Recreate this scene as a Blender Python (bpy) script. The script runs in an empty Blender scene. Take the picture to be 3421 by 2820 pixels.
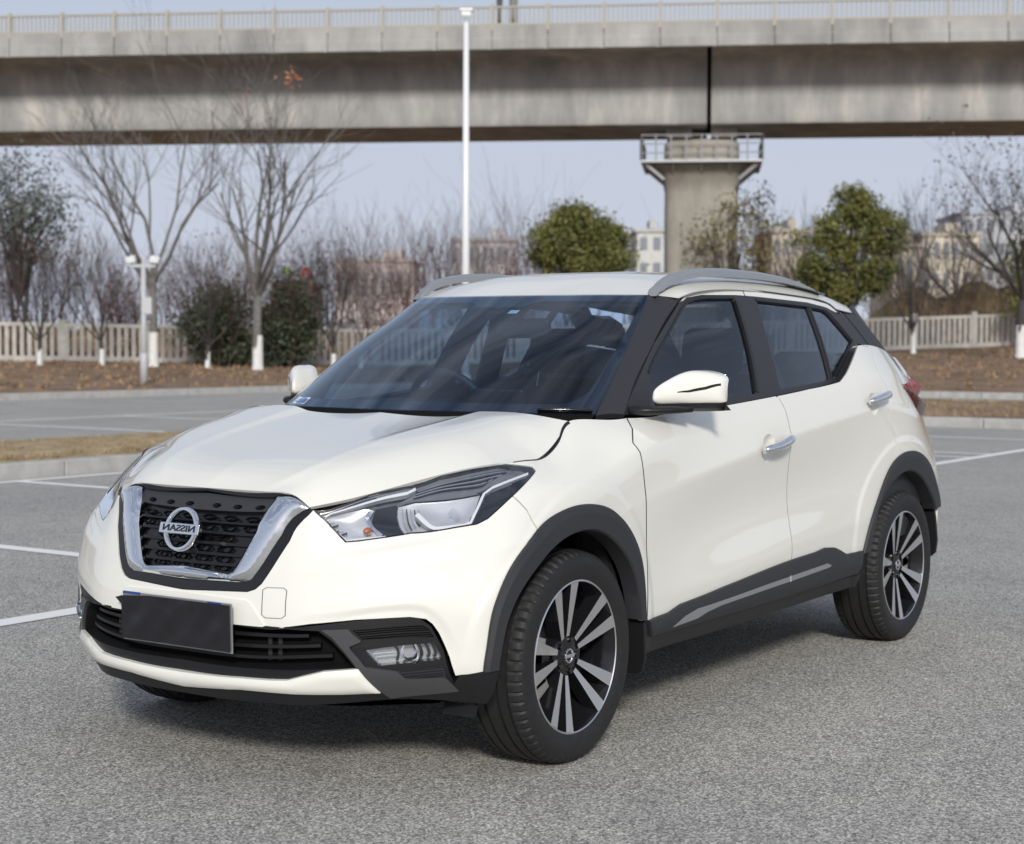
import bpy, bmesh, math, random
import numpy as np
from mathutils import Vector, Matrix
from mathutils.bvhtree import BVHTree
from mathutils.geometry import delaunay_2d_cdt

SC = bpy.context.scene
COL = SC.collection
# ------------------------------------------------------------------ camera
CAM_P = np.array([-4.3234, -3.5750, 1.26648]); YAW, PITCH, ROLL, FOC = 0.970306, -0.0461391, 0.0034148, 1.667243
def cam_axes():
    d = np.array([math.sin(YAW)*math.cos(PITCH), math.cos(YAW)*math.cos(PITCH), math.sin(PITCH)])
    r = np.array([math.cos(YAW), -math.sin(YAW), 0.0]); u = np.cross(r, d)
    c, s = math.cos(ROLL), math.sin(ROLL)
    return c*r+s*u, -s*r+c*u, d
CR, CU, CD = cam_axes()
cam = bpy.data.cameras.new('camera'); camo = bpy.data.objects.new('camera', cam); COL.objects.link(camo)
M = Matrix.Identity(4)
for i in range(3):
    M[i][0], M[i][1], M[i][2], M[i][3] = CR[i], CU[i], -CD[i], CAM_P[i]
camo.matrix_world = M
cam.sensor_width = 36; cam.sensor_fit = 'HORIZONTAL'; cam.lens = 36*FOC
cam.clip_start = 0.1; cam.clip_end = 3000
cam.dof.use_dof = True; cam.dof.focus_distance = 5.5; cam.dof.aperture_fstop = 4.6
SC.camera = camo
# ------------------------------------------------------------------ light
SUNV = Vector((-1.82, -1.42, 1.15)).normalized()
sun = bpy.data.lights.new('sun', 'SUN'); sun.energy = 2.75; sun.angle = math.radians(8); sun.color = (1.0, 0.965, 0.90)
suno = bpy.data.objects.new('sun', sun); COL.objects.link(suno)
suno.rotation_euler = SUNV.to_track_quat('Z', 'Y').to_euler()
W = bpy.data.worlds.new('World'); SC.world = W; W.use_nodes = True
wt = W.node_tree; wn = wt.nodes; wl = wt.links
bgn = wn['Background']; sky = wn.new('ShaderNodeTexSky'); sky.sky_type = 'NISHITA'; sky.sun_disc = False
sky.sun_elevation = math.asin(SUNV.z); sky.sun_rotation = math.atan2(SUNV.x, SUNV.y)
sky.dust_density = 2.0; sky.ozone_density = 1.5
tc = wn.new('ShaderNodeTexCoord'); mp = wn.new('ShaderNodeMapping'); mp.inputs['Scale'].default_value = (1.0, 1.6, 6.0)
mp.inputs['Rotation'].default_value = (0.15, 0.1, 0.5)
nz = wn.new('ShaderNodeTexNoise'); nz.inputs['Scale'].default_value = 2.3; nz.inputs['Detail'].default_value = 7; nz.inputs['Roughness'].default_value = 0.6; nz.inputs['Distortion'].default_value = 0.8
cr = wn.new('ShaderNodeValToRGB'); cr.color_ramp.elements[0].position = 0.36; cr.color_ramp.elements[1].position = 0.66
mx = wn.new('ShaderNodeMix'); mx.data_type = 'RGBA'
mx.inputs[7].default_value = (6.1, 6.55, 7.8, 1)
sxyz = wn.new('ShaderNodeSeparateXYZ'); wl.new(tc.outputs['Generated'], sxyz.inputs[0])
hz_ = wn.new('ShaderNodeMapRange'); hz_.inputs[1].default_value = 0.02; hz_.inputs[2].default_value = 0.75; hz_.inputs[3].default_value = 1.0; hz_.inputs[4].default_value = 0.0; wl.new(sxyz.outputs[2], hz_.inputs[0])
wl.new(tc.outputs['Generated'], mp.inputs['Vector']); wl.new(mp.outputs[0], nz.inputs['Vector']); wl.new(nz.outputs['Fac'], cr.inputs['Fac'])
mth = wn.new('ShaderNodeMath'); mth.operation = 'MULTIPLY_ADD'; mth.inputs[1].default_value = 0.75; mth.inputs[2].default_value = 0.12
mxm = wn.new('ShaderNodeMath'); mxm.operation = 'MAXIMUM'; wl.new(mth.outputs[0], mxm.inputs[0]); wl.new(hz_.outputs[0], mxm.inputs[1])
wl.new(cr.outputs['Color'], mth.inputs[0]); wl.new(mxm.outputs[0], mx.inputs[0])
wl.new(sky.outputs[0], mx.inputs[6]); wl.new(mx.outputs[2], bgn.inputs['Color']); bgn.inputs['Strength'].default_value = 0.095
SC.view_settings.view_transform = 'Standard'; SC.view_settings.look = 'None'; SC.view_settings.exposure = 0.0; SC.view_settings.gamma = 1.0
SC.cycles.max_bounces = 10; SC.cycles.transparent_max_bounces = 16; SC.cycles.caustics_reflective = False; SC.cycles.caustics_refractive = False

# ------------------------------------------------------------------ materials
MATS = {}
def mat(name, col, rough=0.5, metal=0.0, coat=0.0, spec=0.5, **k):
    if name in MATS: return MATS[name]
    m = bpy.data.materials.new(name); m.use_nodes = True
    b = m.node_tree.nodes['Principled BSDF']
    b.inputs['Base Color'].default_value = (*col, 1); b.inputs['Roughness'].default_value = rough; b.inputs['Metallic'].default_value = metal
    b.inputs['Coat Weight'].default_value = coat; b.inputs['Coat Roughness'].default_value = 0.02; b.inputs['Coat IOR'].default_value = 1.6; b.inputs['Specular IOR Level'].default_value = spec
    MATS[name] = m; return m
def nd(m, t): return m.node_tree.nodes.new(t)
def lk(m, a, b): m.node_tree.links.new(a, b)
def bsdf(m): return m.node_tree.nodes['Principled BSDF']
def noise(m, scale, detail=4, rough=0.6, coords='Object', sc=None):
    t = nd(m, 'ShaderNodeTexCoord'); n = nd(m, 'ShaderNodeTexNoise')
    n.inputs['Scale'].default_value = scale; n.inputs['Detail'].default_value = detail; n.inputs['Roughness'].default_value = rough
    if sc:
        p = nd(m, 'ShaderNodeMapping'); p.inputs['Scale'].default_value = sc; lk(m, t.outputs[coords], p.inputs['Vector']); lk(m, p.outputs[0], n.inputs['Vector'])
    else: lk(m, t.outputs[coords], n.inputs['Vector'])
    return n
def ramp(m, src, stops):
    r = nd(m, 'ShaderNodeValToRGB'); e = r.color_ramp.elements
    while len(e) < len(stops): e.new(0.5)
    for i, (p, c) in enumerate(stops): e[i].position = p; e[i].color = (*c, 1)
    lk(m, src, r.inputs['Fac']); return r
def noisy(name, c0, c1, scale, rough=0.6, detail=5, p0=0.35, p1=0.65, bump=0.0, bscale=None, sc=None, coat=0.0, metal=0.0, bdist=0.01):
    if name in MATS: return MATS[name]
    m = mat(name, c0, rough, metal, coat); n = noise(m, scale, detail, sc=sc)
    r = ramp(m, n.outputs['Fac'], [(p0, c0), (p1, c1)]); lk(m, r.outputs[0], bsdf(m).inputs['Base Color'])
    if bump:
        b = nd(m, 'ShaderNodeBump'); b.inputs['Strength'].default_value = bump; b.inputs['Distance'].default_value = bdist
        n2 = noise(m, bscale or scale, 3, sc=sc); lk(m, n2.outputs['Fac'], b.inputs['Height']); lk(m, b.outputs[0], bsdf(m).inputs['Normal'])
    return m
def glass_mat(name, tint, rough=0.0, refl=1.0):
    if name in MATS: return MATS[name]
    m = bpy.data.materials.new(name); m.use_nodes = True; nt = m.node_tree; nt.nodes.clear()
    o = nt.nodes.new('ShaderNodeOutputMaterial'); t = nt.nodes.new('ShaderNodeBsdfTransparent'); g = nt.nodes.new('ShaderNodeBsdfGlossy')
    f = nt.nodes.new('ShaderNodeFresnel'); ge = nt.nodes.new('ShaderNodeNewGeometry'); io = nt.nodes.new('ShaderNodeMath'); io.operation = 'MULTIPLY_ADD'; io.inputs[1].default_value = 1/1.52-1.52; io.inputs[2].default_value = 1.52; nt.links.new(ge.outputs['Backfacing'], io.inputs[0]); nt.links.new(io.outputs[0], f.inputs['IOR']); x = nt.nodes.new('ShaderNodeMixShader')
    t.inputs['Color'].default_value = (*tint, 1); g.inputs['Roughness'].default_value = rough; g.inputs['Color'].default_value = (.86, .93, 1, 1)
    q = nt.nodes.new('ShaderNodeMath'); q.operation = 'MULTIPLY'; q.inputs[1].default_value = refl; q.use_clamp = True
    nt.links.new(f.outputs[0], q.inputs[0]); nt.links.new(q.outputs[0], x.inputs[0]); nt.links.new(t.outputs[0], x.inputs[1]); nt.links.new(g.outputs[0], x.inputs[2]); nt.links.new(x.outputs[0], o.inputs['Surface'])
    MATS[name] = m; return m
PAINT = mat('pearl_white_paint', (0.80, 0.793, 0.728), 0.40, 0, 1.0)
BLACKP = mat('satin_black_plastic', (0.012, 0.0125, 0.014), 0.42, spec=.35)
GLOSSB = mat('gloss_black_plastic', (0.010, 0.010, 0.012), 0.12)
GREYP = mat('grey_black_plastic', (0.033, 0.034, 0.038), 0.45)
TRIMB = noisy('textured_trim_plastic', (0.024, 0.025, 0.029), (0.030, 0.031, 0.035), 700, 0.62, bump=0.15, bdist=0.001)
BLADE = mat('dark_grey_satin_plastic', (0.055, 0.056, 0.060), 0.38)
PILLB = mat('pillar_black', (0.030, 0.031, 0.036), 0.5, spec=0.4)
RUB = mat('black_rubber_seal', (0.010, 0.010, 0.011), 0.45)
DARK = mat('dark_underbody', (0.008, 0.008, 0.008), 0.9, spec=0.1)
CHROME = mat('chrome', (0.86, 0.87, 0.89), 0.06, 1.0)
SATIN = mat('satin_aluminium', (0.58, 0.60, 0.63), 0.32, 1.0)
RAILM = mat('rail_silver_paint', (0.30, 0.315, 0.335), 0.38, 0.35, 0.2)
STRIPM = mat('strip_silver_paint', (0.34, 0.35, 0.37), 0.35, 0.5)
GLASSW = glass_mat('windscreen_glass', (0.54, 0.70, 0.87), 0.0, 1.35)
GLASSS = glass_mat('side_window_glass', (0.28, 0.325, 0.38), 0.0, 1.4)
LENS = glass_mat('clear_lens', (0.95, 0.955, 0.97), 0.0, 2.2)

# ------------------------------------------------------------------ object helpers
def mesh_obj(name, verts, faces, m, parent=None, smooth=True, normals=None):
    me = bpy.data.meshes.new(name); me.from_pydata([tuple(map(float, v)) for v in verts], [], [tuple(int(i) for i in f) for f in faces]); me.update()
    if m: me.materials.append(m)
    if smooth: me.shade_smooth()
    if normals is not None: me.normals_split_custom_set_from_vertices([tuple(map(float, n)) for n in normals])
    o = bpy.data.objects.new(name, me); COL.objects.link(o)
    if parent: o.parent = parent
    return o
def bm_obj(name, bm, m, parent=None, smooth=False, bevel=0.0, seg=2, angle=0.6):
    bmesh.ops.recalc_face_normals(bm, faces=bm.faces[:])
    me = bpy.data.meshes.new(name); bm.to_mesh(me); bm.free()
    if m: me.materials.append(m)
    o = bpy.data.objects.new(name, me); COL.objects.link(o)
    if parent: o.parent = parent
    if bevel:
        md = o.modifiers.new('bevel', 'BEVEL'); md.width = bevel; md.segments = seg; md.limit_method = 'ANGLE'; md.angle_limit = angle
        me.shade_smooth(); md.harden_normals = True
    elif smooth: me.shade_smooth()
    return o
def set_autosmooth(o, ang=0.6):
    me = o.data; me.shade_smooth()
    bm = bmesh.new(); bm.from_mesh(me)
    for e in bm.edges:
        if len(e.link_faces) == 2 and e.calc_face_angle(0) > ang: e.smooth = False
    bm.to_mesh(me); bm.free()
def empty(name, loc=(0, 0, 0), rz=0):
    o = bpy.data.objects.new(name, None); COL.objects.link(o); o.location = loc; o.rotation_euler = (0, 0, rz); o.empty_display_size = 0.2; return o
def tag(o, label=None, cat=None, group=None, kind=None):
    if label: o['label'] = label
    if cat: o['category'] = cat
    if group: o['group'] = group
    if kind: o['kind'] = kind
    return o
def add_box(bm, c, s, rot=None, taper=1.0):
    r = bmesh.ops.create_cube(bm, size=1.0)['verts']
    for v in r:
        k = taper if v.co.z > 0 else 1.0
        p = Vector((v.co.x*s[0]*k, v.co.y*s[1]*k, v.co.z*s[2]))
        if rot is not None: p = rot @ p
        v.co = p + Vector(c)
    return r
def add_tube(bm, pts, rad, n=8, cap=True):
    pts = [Vector(p) for p in pts]; rings = []
    if not hasattr(rad, '__len__'): rad = [rad]*len(pts)
    prev = None
    for i, p in enumerate(pts):
        t = (pts[min(i+1, len(pts)-1)] - pts[max(i-1, 0)])
        if t.length < 1e-9: t = Vector((0, 0, 1))
        t.normalize()
        if prev is None:
            a = Vector((0, 0, 1)) if abs(t.z) < 0.9 else Vector((1, 0, 0))
        else: a = prev
        x = (a - t*a.dot(t)).normalized(); y = t.cross(x); prev = x
        rings.append([bm.verts.new(p + rad[i]*(math.cos(6.28318*k/n)*x + math.sin(6.28318*k/n)*y)) for k in range(n)])
    for a, b in zip(rings, rings[1:]):
        for k in range(n): bm.faces.new((a[k], a[(k+1) % n], b[(k+1) % n], b[k]))
    if cap and n > 2:
        bm.faces.new(rings[0][::-1]); bm.faces.new(rings[-1])
def add_lathe(bm, prof, n=48, axis='y', center=(0, 0, 0), closed=False):
    # prof: list of (along axis, radius)
    rings = []
    for (a, r) in prof:
        ring = []
        for k in range(n):
            t = 6.283185307*k/n
            if axis == 'y': p = (r*math.cos(t), a, r*math.sin(t))
            elif axis == 'z': p = (r*math.cos(t), r*math.sin(t), a)
            else: p = (a, r*math.cos(t), r*math.sin(t))
            ring.append(bm.verts.new(Vector(p)+Vector(center)))
        rings.append(ring)
    prs = list(zip(rings, rings[1:])) + ([(rings[-1], rings[0])] if closed else [])
    for a, b in prs:
        for k in range(n): bm.faces.new((a[k], a[(k+1) % n], b[(k+1) % n], b[k]))
    return rings
def mirror_copy(o, parent=None):
    """A copy of a part reflected to the car's other side (own mesh)."""
    me = o.data.copy(); c = o.copy(); c.data = me; COL.objects.link(c)
    if parent: c.parent = parent
    n = len(me.vertices); co = np.empty(n*3, 'f'); me.vertices.foreach_get('co', co); co = co.reshape(-1, 3); co[:, 1] *= -1
    nr = None
    if me.has_custom_normals:
        nr = np.empty(len(me.loops)*3, 'f'); me.corner_normals.foreach_get('vector', nr); nr = nr.reshape(-1, 3)
        vi = np.empty(len(me.loops), 'i'); me.loops.foreach_get('vertex_index', vi)
        vn = np.zeros((n, 3), 'f'); vn[vi] = nr; vn[:, 1] *= -1
    me.vertices.foreach_set('co', co.ravel()); me.flip_normals(); me.update()
    if nr is not None: me.normals_split_custom_set_from_vertices([tuple(map(float, q)) for q in vn])
    return c

# ------------------------------------------------------------------ smooth surfaces
def tangent_mats(t, crease):
    n = len(t); h = np.diff(t); A = np.zeros((n, n)); B = np.zeros((n, n))
    A[0, 0] = 2; A[0, 1] = 1; B[0, 0] = -3/h[0]; B[0, 1] = 3/h[0]
    A[-1, -1] = 2; A[-1, -2] = 1; B[-1, -1] = 3/h[-1]; B[-1, -2] = -3/h[-1]
    for i in range(1, n-1):
        A[i, i-1] = h[i]; A[i, i] = 2*(h[i-1]+h[i]); A[i, i+1] = h[i-1]
        B[i, i+1] = 3*h[i-1]/h[i]; B[i, i-1] = -3*h[i]/h[i-1]; B[i, i] = 3*(h[i]/h[i-1]-h[i-1]/h[i])
    C2 = np.linalg.solve(A, B)
    # local (nonuniform Catmull-Rom) tangents: less overshoot
    CRm = np.zeros((n, n))
    for i in range(n):
        if i == 0: CRm[0, 0] = -1/h[0]; CRm[0, 1] = 1/h[0]
        elif i == n-1: CRm[-1, -2] = -1/h[-1]; CRm[-1, -1] = 1/h[-1]
        else:
            a, b = h[i-1], h[i]; w0, w1 = b/(a+b), a/(a+b)
            CRm[i, i] += w0/a - w1/b; CRm[i, i-1] -= w0/a; CRm[i, i+1] += w1/b
    T = 0.5*C2 + 0.5*CRm
    L, Rr = T.copy(), T.copy()
    for i, w in crease.items():
        L[i] *= 1-w; Rr[i] *= 1-w
        if i > 0: L[i, i] += w/h[i-1]; L[i, i-1] -= w/h[i-1]
        if i < n-1: Rr[i, i+1] += w/h[i]; Rr[i, i] -= w/h[i]
    return L, Rr
class Chart:
    def __init__(s, C, creaseU={}, creaseV={}, sym0=False, step=0.02):
        C = np.array(C, float)
        if sym0: C = np.concatenate([C[1:2]*[1, -1, 1], C]); creaseU = {k+1: w for k, w in creaseU.items()}
        s.C = C; du = np.linalg.norm(np.diff(C, axis=0), axis=2).mean(1); dv = np.linalg.norm(np.diff(C, axis=1), axis=2).mean(0)
        s.tu = np.concatenate([[0], np.cumsum(du)]); s.tv = np.concatenate([[0], np.cumsum(dv)])
        if sym0: s.tu -= s.tu[1]
        s.u0 = 0.0; s.u1 = s.tu[-1]; s.v1 = s.tv[-1]
        s.LU, s.RU = tangent_mats(s.tu, creaseU); s.LV, s.RV = tangent_mats(s.tv, creaseV)
        s.DL = np.einsum('ij,jkl->ikl', s.LU, C); s.DR = np.einsum('ij,jkl->ikl', s.RU, C)
        s.sgn = 1.0
        cc = np.array([[0.5*s.u1, 0.5*s.v1]]); P, N = s.pn(cc)
        out = P[0] - np.array([1.3, 0, 0.6])
        if N[0] @ out < 0: s.sgn = -1.0
        s.bvh = {}
        s.step = step
    @staticmethod
    def herm(x, h, p0, p1, m0, m1):
        x2, x3 = x*x, x*x*x
        return (2*x3-3*x2+1)*p0 + (x3-2*x2+x)*h*m0 + (-2*x3+3*x2)*p1 + (x3-x2)*h*m1
    def P(s, uv):
        uv = np.asarray(uv, float); u, v = uv[:, 0], uv[:, 1]
        i = np.clip(np.searchsorted(s.tu, u, 'right')-1, 0, len(s.tu)-2); h = s.tu[i+1]-s.tu[i]; x = ((u-s.tu[i])/h)[:, None, None]
        Q = s.herm(x, h[:, None, None], s.C[i], s.C[i+1], s.DR[i], s.DL[i+1])          # (N, nv, 3)
        j = np.clip(np.searchsorted(s.tv, v, 'right')-1, 0, len(s.tv)-2); hv = s.tv[j+1]-s.tv[j]; y = ((v-s.tv[j])/hv)[:, None]
        k = np.arange(len(u))
        m0 = np.einsum('nj,njl->nl', s.RV[j], Q); m1 = np.einsum('nj,njl->nl', s.LV[j+1], Q)
        return s.herm(y, hv[:, None], Q[k, j], Q[k, j+1], m0, m1)
    bumps = (); ridges = ()
    def relief(s, q):
        h = np.zeros(len(q))
        for c, a, b, hh in s.bumps:
            r = np.hypot((q[:, 0]-c[0])/a, (q[:, 1]-c[1])/b); t = np.clip((1.20-r)/.09, 0, 1); h += hh*t*t*(3-2*t)
        for P, w, hh in s.ridges:                     # a soft step along a line, fading out at both ends
            best = np.full(len(q), 9.0); sd = np.zeros(len(q)); al = np.zeros(len(q)); L = np.concatenate([[0], np.cumsum(np.linalg.norm(np.diff(P, axis=0), axis=1))])
            for k in range(len(P)-1):
                e = P[k+1]-P[k]; m = q-P[k]; t = np.clip((m@e)/(e@e), 0, 1); d = m-t[:, None]*e; D = np.hypot(d[:, 0], d[:, 1]); z = D < best
                best[z] = D[z]; sd[z] = (np.sign(e[0]*m[:, 1]-e[1]*m[:, 0])*D)[z]; al[z] = (L[k]+t*(L[k+1]-L[k]))[z]
            f = np.clip(np.minimum(al, L[-1]-al)/(.30*L[-1]), 0, 1); t = np.clip(sd/w+.5, 0, 1); g = np.clip((.16-sd)/.13, 0, 1)
            h += hh*f*t*t*(3-2*t)*g*g*(3-2*g)*(best < .2)
        return h
    def extra_points(s):
        out = []
        for c, a, b, hh in s.bumps:
            for r in (1.09, 1.11, 1.13, 1.15, 1.17, 1.19, 1.205):
                for t in np.arange(-.05, math.pi+.05, .03): out.append((c[0]+a*r*math.cos(t), c[1]+b*r*math.sin(t)))
        for P, w, hh in s.ridges:
            R = resample(P, .02, False); t = np.gradient(R, axis=0); t /= np.linalg.norm(t, axis=1)[:, None]; n = np.stack([-t[:, 1], t[:, 0]], 1)
            for k in (-.55, -.3, 0, .3, .55): out += list(R+n*w*k)
        return np.array(out)
    def pn(s, uv):
        if not (s.bumps or s.ridges): return s.pn0(uv)
        uv = np.asarray(uv, float); e = 6e-4; Q = []
        for q in (uv, uv+[e, 0], uv-[e, 0], uv+[0, e], uv-[0, e]):
            p, n = s.pn0(q); Q.append(p+n*s.relief(q)[:, None])
        n = np.cross(Q[1]-Q[2], Q[3]-Q[4]); n /= np.linalg.norm(n, axis=1)[:, None]+1e-12
        return Q[0], n*s.sgn
    def pn0(s, uv):
        uv = np.asarray(uv, float); e = 2e-4
        a = s.P(uv+[e, 0])-s.P(uv-[e, 0]); b = s.P(uv+[0, e])-s.P(uv-[0, e])
        n = np.cross(a, b); n /= np.linalg.norm(n, axis=1)[:, None]+1e-12
        return s.P(uv), n*s.sgn
    def off(s, uv, o):
        p, n = s.pn(uv); return p+n*(np.asarray(o)[..., None] if np.ndim(o) else o), n
    def tree(s, o):
        k = round(o, 4)
        if k not in s.bvh:
            nu = int((s.u1-s.u0)/s.step)+2; nv = int(s.v1/s.step)+2
            us = np.linspace(s.u0, s.u1, nu); vs = np.linspace(0, s.v1, nv)
            g = np.stack(np.meshgrid(us, vs, indexing='ij'), -1).reshape(-1, 2); p, _ = s.off(g, o)
            f = []
            for a in range(nu-1):
                for b in range(nv-1):
                    q = a*nv+b; f += [(q, q+nv, q+nv+1), (q, q+nv+1, q+1)]
            s.bvh[k] = (BVHTree.FromPolygons([Vector(t) for t in p], f, all_triangles=True), g, p, f)
        return s.bvh[k]
    def _uv(s, T, loc, fi):
        _, g, p, f = T; a, b, c = f[fi]; A = np.stack([p[b]-p[a], p[c]-p[a]], 1)
        w = np.linalg.lstsq(A, np.array(loc)-p[a], rcond=None)[0]
        return g[a]+w[0]*(g[b]-g[a])+w[1]*(g[c]-g[a])
    def from_px(s, q, o=0.0):
        T = s.tree(o); v = CD+CR*((q[0]-1710.5)/(FOC*3421))+CU*((1410-q[1])/(FOC*3421)); v = v/np.linalg.norm(v)
        loc, nrm, fi, d = T[0].ray_cast(Vector(CAM_P), Vector(v))
        if fi is None:
            best = None
            for t in np.linspace(3.0, 9.0, 400):
                r = T[0].find_nearest(Vector(CAM_P+t*v))
                if best is None or r[3] < best[3]: best = r
            loc, nrm, fi, d = best
        return s._uv(T, loc, fi)
    def v_at_z(s, z, u=0.0):
        vs = np.linspace(0, s.v1, 400); zz = s.P(np.stack([np.full(400, u), vs], 1))[:, 2]
        return float(np.interp(z, zz, vs))
    def near(s, p, o=0.0):
        T = s.tree(o); loc, n, fi, d = T[0].find_nearest(Vector(p)); return s._uv(T, loc, fi)
ZO = {0: (0, 0, 1.6244), 1: (230, 1450, .5184), 2: (930, 1450, .5184), 3: (1500, 1650, .5472), 4: (2100, 1450, .5223), 5: (900, 850, .5223), 6: (1900, 850, .6173), 7: (300, 1250, .3324), 8: (400, 2050, .6173), 9: (1400, 1300, .37987)}
def Z(k, *pts):
    a, b, c = ZO[k]; return [('px', a+c*x, b+c*y) for x, y in pts]
def UV(*pts): return [('uv', u, v) for u, v in pts]
def XYZ(*pts): return [('xyz', *p) for p in pts]
def to_uv(ch, pts, o=0.0):
    r = []
    for p in pts:
        if p[0] == 'px': r.append(ch.from_px(p[1:], o))
        elif p[0] == 'uv': r.append(np.array([ch.u1 if p[1] == 'max' else p[1], ch.v1 if p[2] == 'max' else p[2]], float))
        elif p[0] == 'c': r.append(np.array([0.0, ch.v_at_z(p[1])]))
        else: r.append(ch.near(p[1:], o))
    return np.array(r)
def smooth_poly(P, closed=True, n=6):
    """Catmull-Rom through the points."""
    m = len(P); out = []
    for i in range(m if closed else m-1):
        a, b, c, d = (P[(i-1) % m], P[i], P[(i+1) % m], P[(i+2) % m]) if closed else (P[max(i-1, 0)], P[i], P[i+1], P[min(i+2, m-1)])
        for k in range(n):
            t = k/n; out.append(0.5*((2*b)+(c-a)*t+(2*a-5*b+4*c-d)*t*t+(3*b-a-3*c+d)*t**3))
    if not closed: out.append(P[-1])
    return np.array(out)
def resample(P, step, closed=True):
    out = []
    m = len(P)
    for i in range(m if closed else m-1):
        a, b = P[i], P[(i+1) % m]; k = max(1, int(math.ceil(np.linalg.norm(b-a)/step)))
        for j in range(k): out.append(a+(b-a)*j/k)
    if not closed: out.append(P[-1])
    return np.array(out)
def fillet(P, r, n=4):
    if r <= 0: return P
    out = []; m = len(P)
    for i in range(m):
        a, b, c = P[i-1], P[i], P[(i+1) % m]; la, lc = np.linalg.norm(a-b), np.linalg.norm(c-b)
        if la < 1e-6 or lc < 1e-6: continue
        d = min(r, la*0.45, lc*0.45); p, q = b+(a-b)/la*d, b+(c-b)/lc*d
        for k in range(n+1):
            t = k/n; out.append((1-t)**2*p+2*t*(1-t)*b+t*t*q)
    return np.array(out)
def area2(P): x, y = P[:, 0], P[:, 1]; return float(np.sum(x*np.roll(y, -1)-np.roll(x, -1)*y))
def inset(P, g):
    if g == 0: return P
    if area2(P) < 0: P = P[::-1]
    a = np.roll(P, 1, 0); c = np.roll(P, -1, 0); t = c-a; t /= np.linalg.norm(t, axis=1)[:, None]+1e-9
    return P+np.stack([-t[:, 1], t[:, 0]], 1)*g
def inside(P, q):
    x, y = q[:, 0], q[:, 1]; r = np.zeros(len(q), bool); a = P; b = np.roll(P, -1, 0)
    for (x0, y0), (x1, y1) in zip(a, b):
        if y0 == y1: continue
        k = ((y0 > y) != (y1 > y)) & (x < (x1-x0)*(y-y0)/(y1-y0)+x0); r ^= k
    return r
def bdist(loops, q, sym=False):
    d = np.full(len(q), 9.0)
    for P in loops:
        for a, b in zip(P, np.roll(P, -1, 0)):
            if sym and abs(a[0]) < 1e-6 and abs(b[0]) < 1e-6: continue
            e = b-a; L = e@e+1e-12; t = np.clip(((q-a)@e)/L, 0, 1); d = np.minimum(d, np.linalg.norm(q-a-t[:, None]*e, axis=1))
    return d
def panel_geo(ch, loops, off=0.0, th=0.012, step=0.03, dome=None, sym=False):
    """Triangulate loops (list of uv loops, even-odd) and lift them to the surface; returns verts, faces, normals."""
    vs, ed = [], []; loops = [resample(L, step) for L in loops]
    for L in loops:
        b = len(vs); vs += list(L); ed += [(b+i, b+(i+1) % len(L)) for i in range(len(L))]
    allp = np.concatenate(loops); lo, hi = allp.min(0), allp.max(0)
    gx = np.arange(lo[0]+step*0.5, hi[0], step); gy = np.arange(lo[1]+step*0.43, hi[1], step)
    if len(gx) and len(gy):
        g = np.stack(np.meshgrid(gx, gy), -1).reshape(-1, 2); ins = np.zeros(len(g), bool)
        for L in loops: ins ^= inside(L, g)
        g = g[ins]
        if (ch.bumps or ch.ridges) and step > .018:
            x = ch.extra_points(); ins = np.zeros(len(x), bool)
            for L in loops: ins ^= inside(L, x)
            x = x[ins]
            if len(x):
                d = np.array([np.min(np.hypot(x[:, 0]-a, x[:, 1]-b)) for a, b in g]) if len(g) else np.zeros(0); g = np.concatenate([g[d > .010], x])
        if len(g): g = g[bdist(loops, g) > min(step*0.45, .008)]; vs += list(g)
    rv, re, rf, *_ = delaunay_2d_cdt([Vector(v) for v in vs], ed, [], 0, 1e-6)
    rv = np.array([tuple(v) for v in rv]); rf = np.array(rf)
    ctr = rv[rf].mean(1); keep = np.zeros(len(rf), bool)
    for L in loops: keep ^= inside(L, ctr)
    rf = rf[keep]; e1 = rv[rf[:, 1]]-rv[rf[:, 0]]; e2 = rv[rf[:, 2]]-rv[rf[:, 0]]; ar = e1[:, 0]*e2[:, 1]-e1[:, 1]*e2[:, 0]
    rf = rf[np.abs(ar) > 1e-10]; ar = ar[np.abs(ar) > 1e-10]; rf[ar < 0] = rf[ar < 0][:, ::-1]
    o = np.full(len(rv), off)
    if dome: hgt, wid = dome; d = bdist(loops, rv, sym); t = np.clip(d/wid, 0, 1); o = off+hgt*np.sin(t*math.pi/2)
    p, n = ch.off(rv, o)
    if ch.sgn < 0: rf = rf[:, ::-1]
    # rim
    cnt = {}
    for f in rf:
        for a, b in ((f[0], f[1]), (f[1], f[2]), (f[2], f[0])): cnt[(a, b)] = cnt.get((a, b), 0)+1
    bd = [(a, b) for (a, b) in cnt if (b, a) not in cnt]
    if sym: bd = [(a, b) for a, b in bd if not (abs(rv[a][0]) < 1e-5 and abs(rv[b][0]) < 1e-5)]
    V = [p]; F = [rf]; N = [n]
    if th > 0 and bd:
        base = len(p); ring, rn, fs = [], [], []
        for a, b in bd:
            t = p[b]-p[a]; m = np.cross(t, n[a]); m /= np.linalg.norm(m)+1e-12; k = base+len(ring)
            ring += [p[a], p[b], p[b]-n[b]*th, p[a]-n[a]*th]; rn += [m]*4; fs.append((k, k+3, k+2, k+1))
        V.append(np.array(ring)); N.append(np.array(rn)); F2 = fs
    else: F2 = []
    return np.concatenate(V), [tuple(f) for f in rf]+F2, np.concatenate(N)
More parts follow.
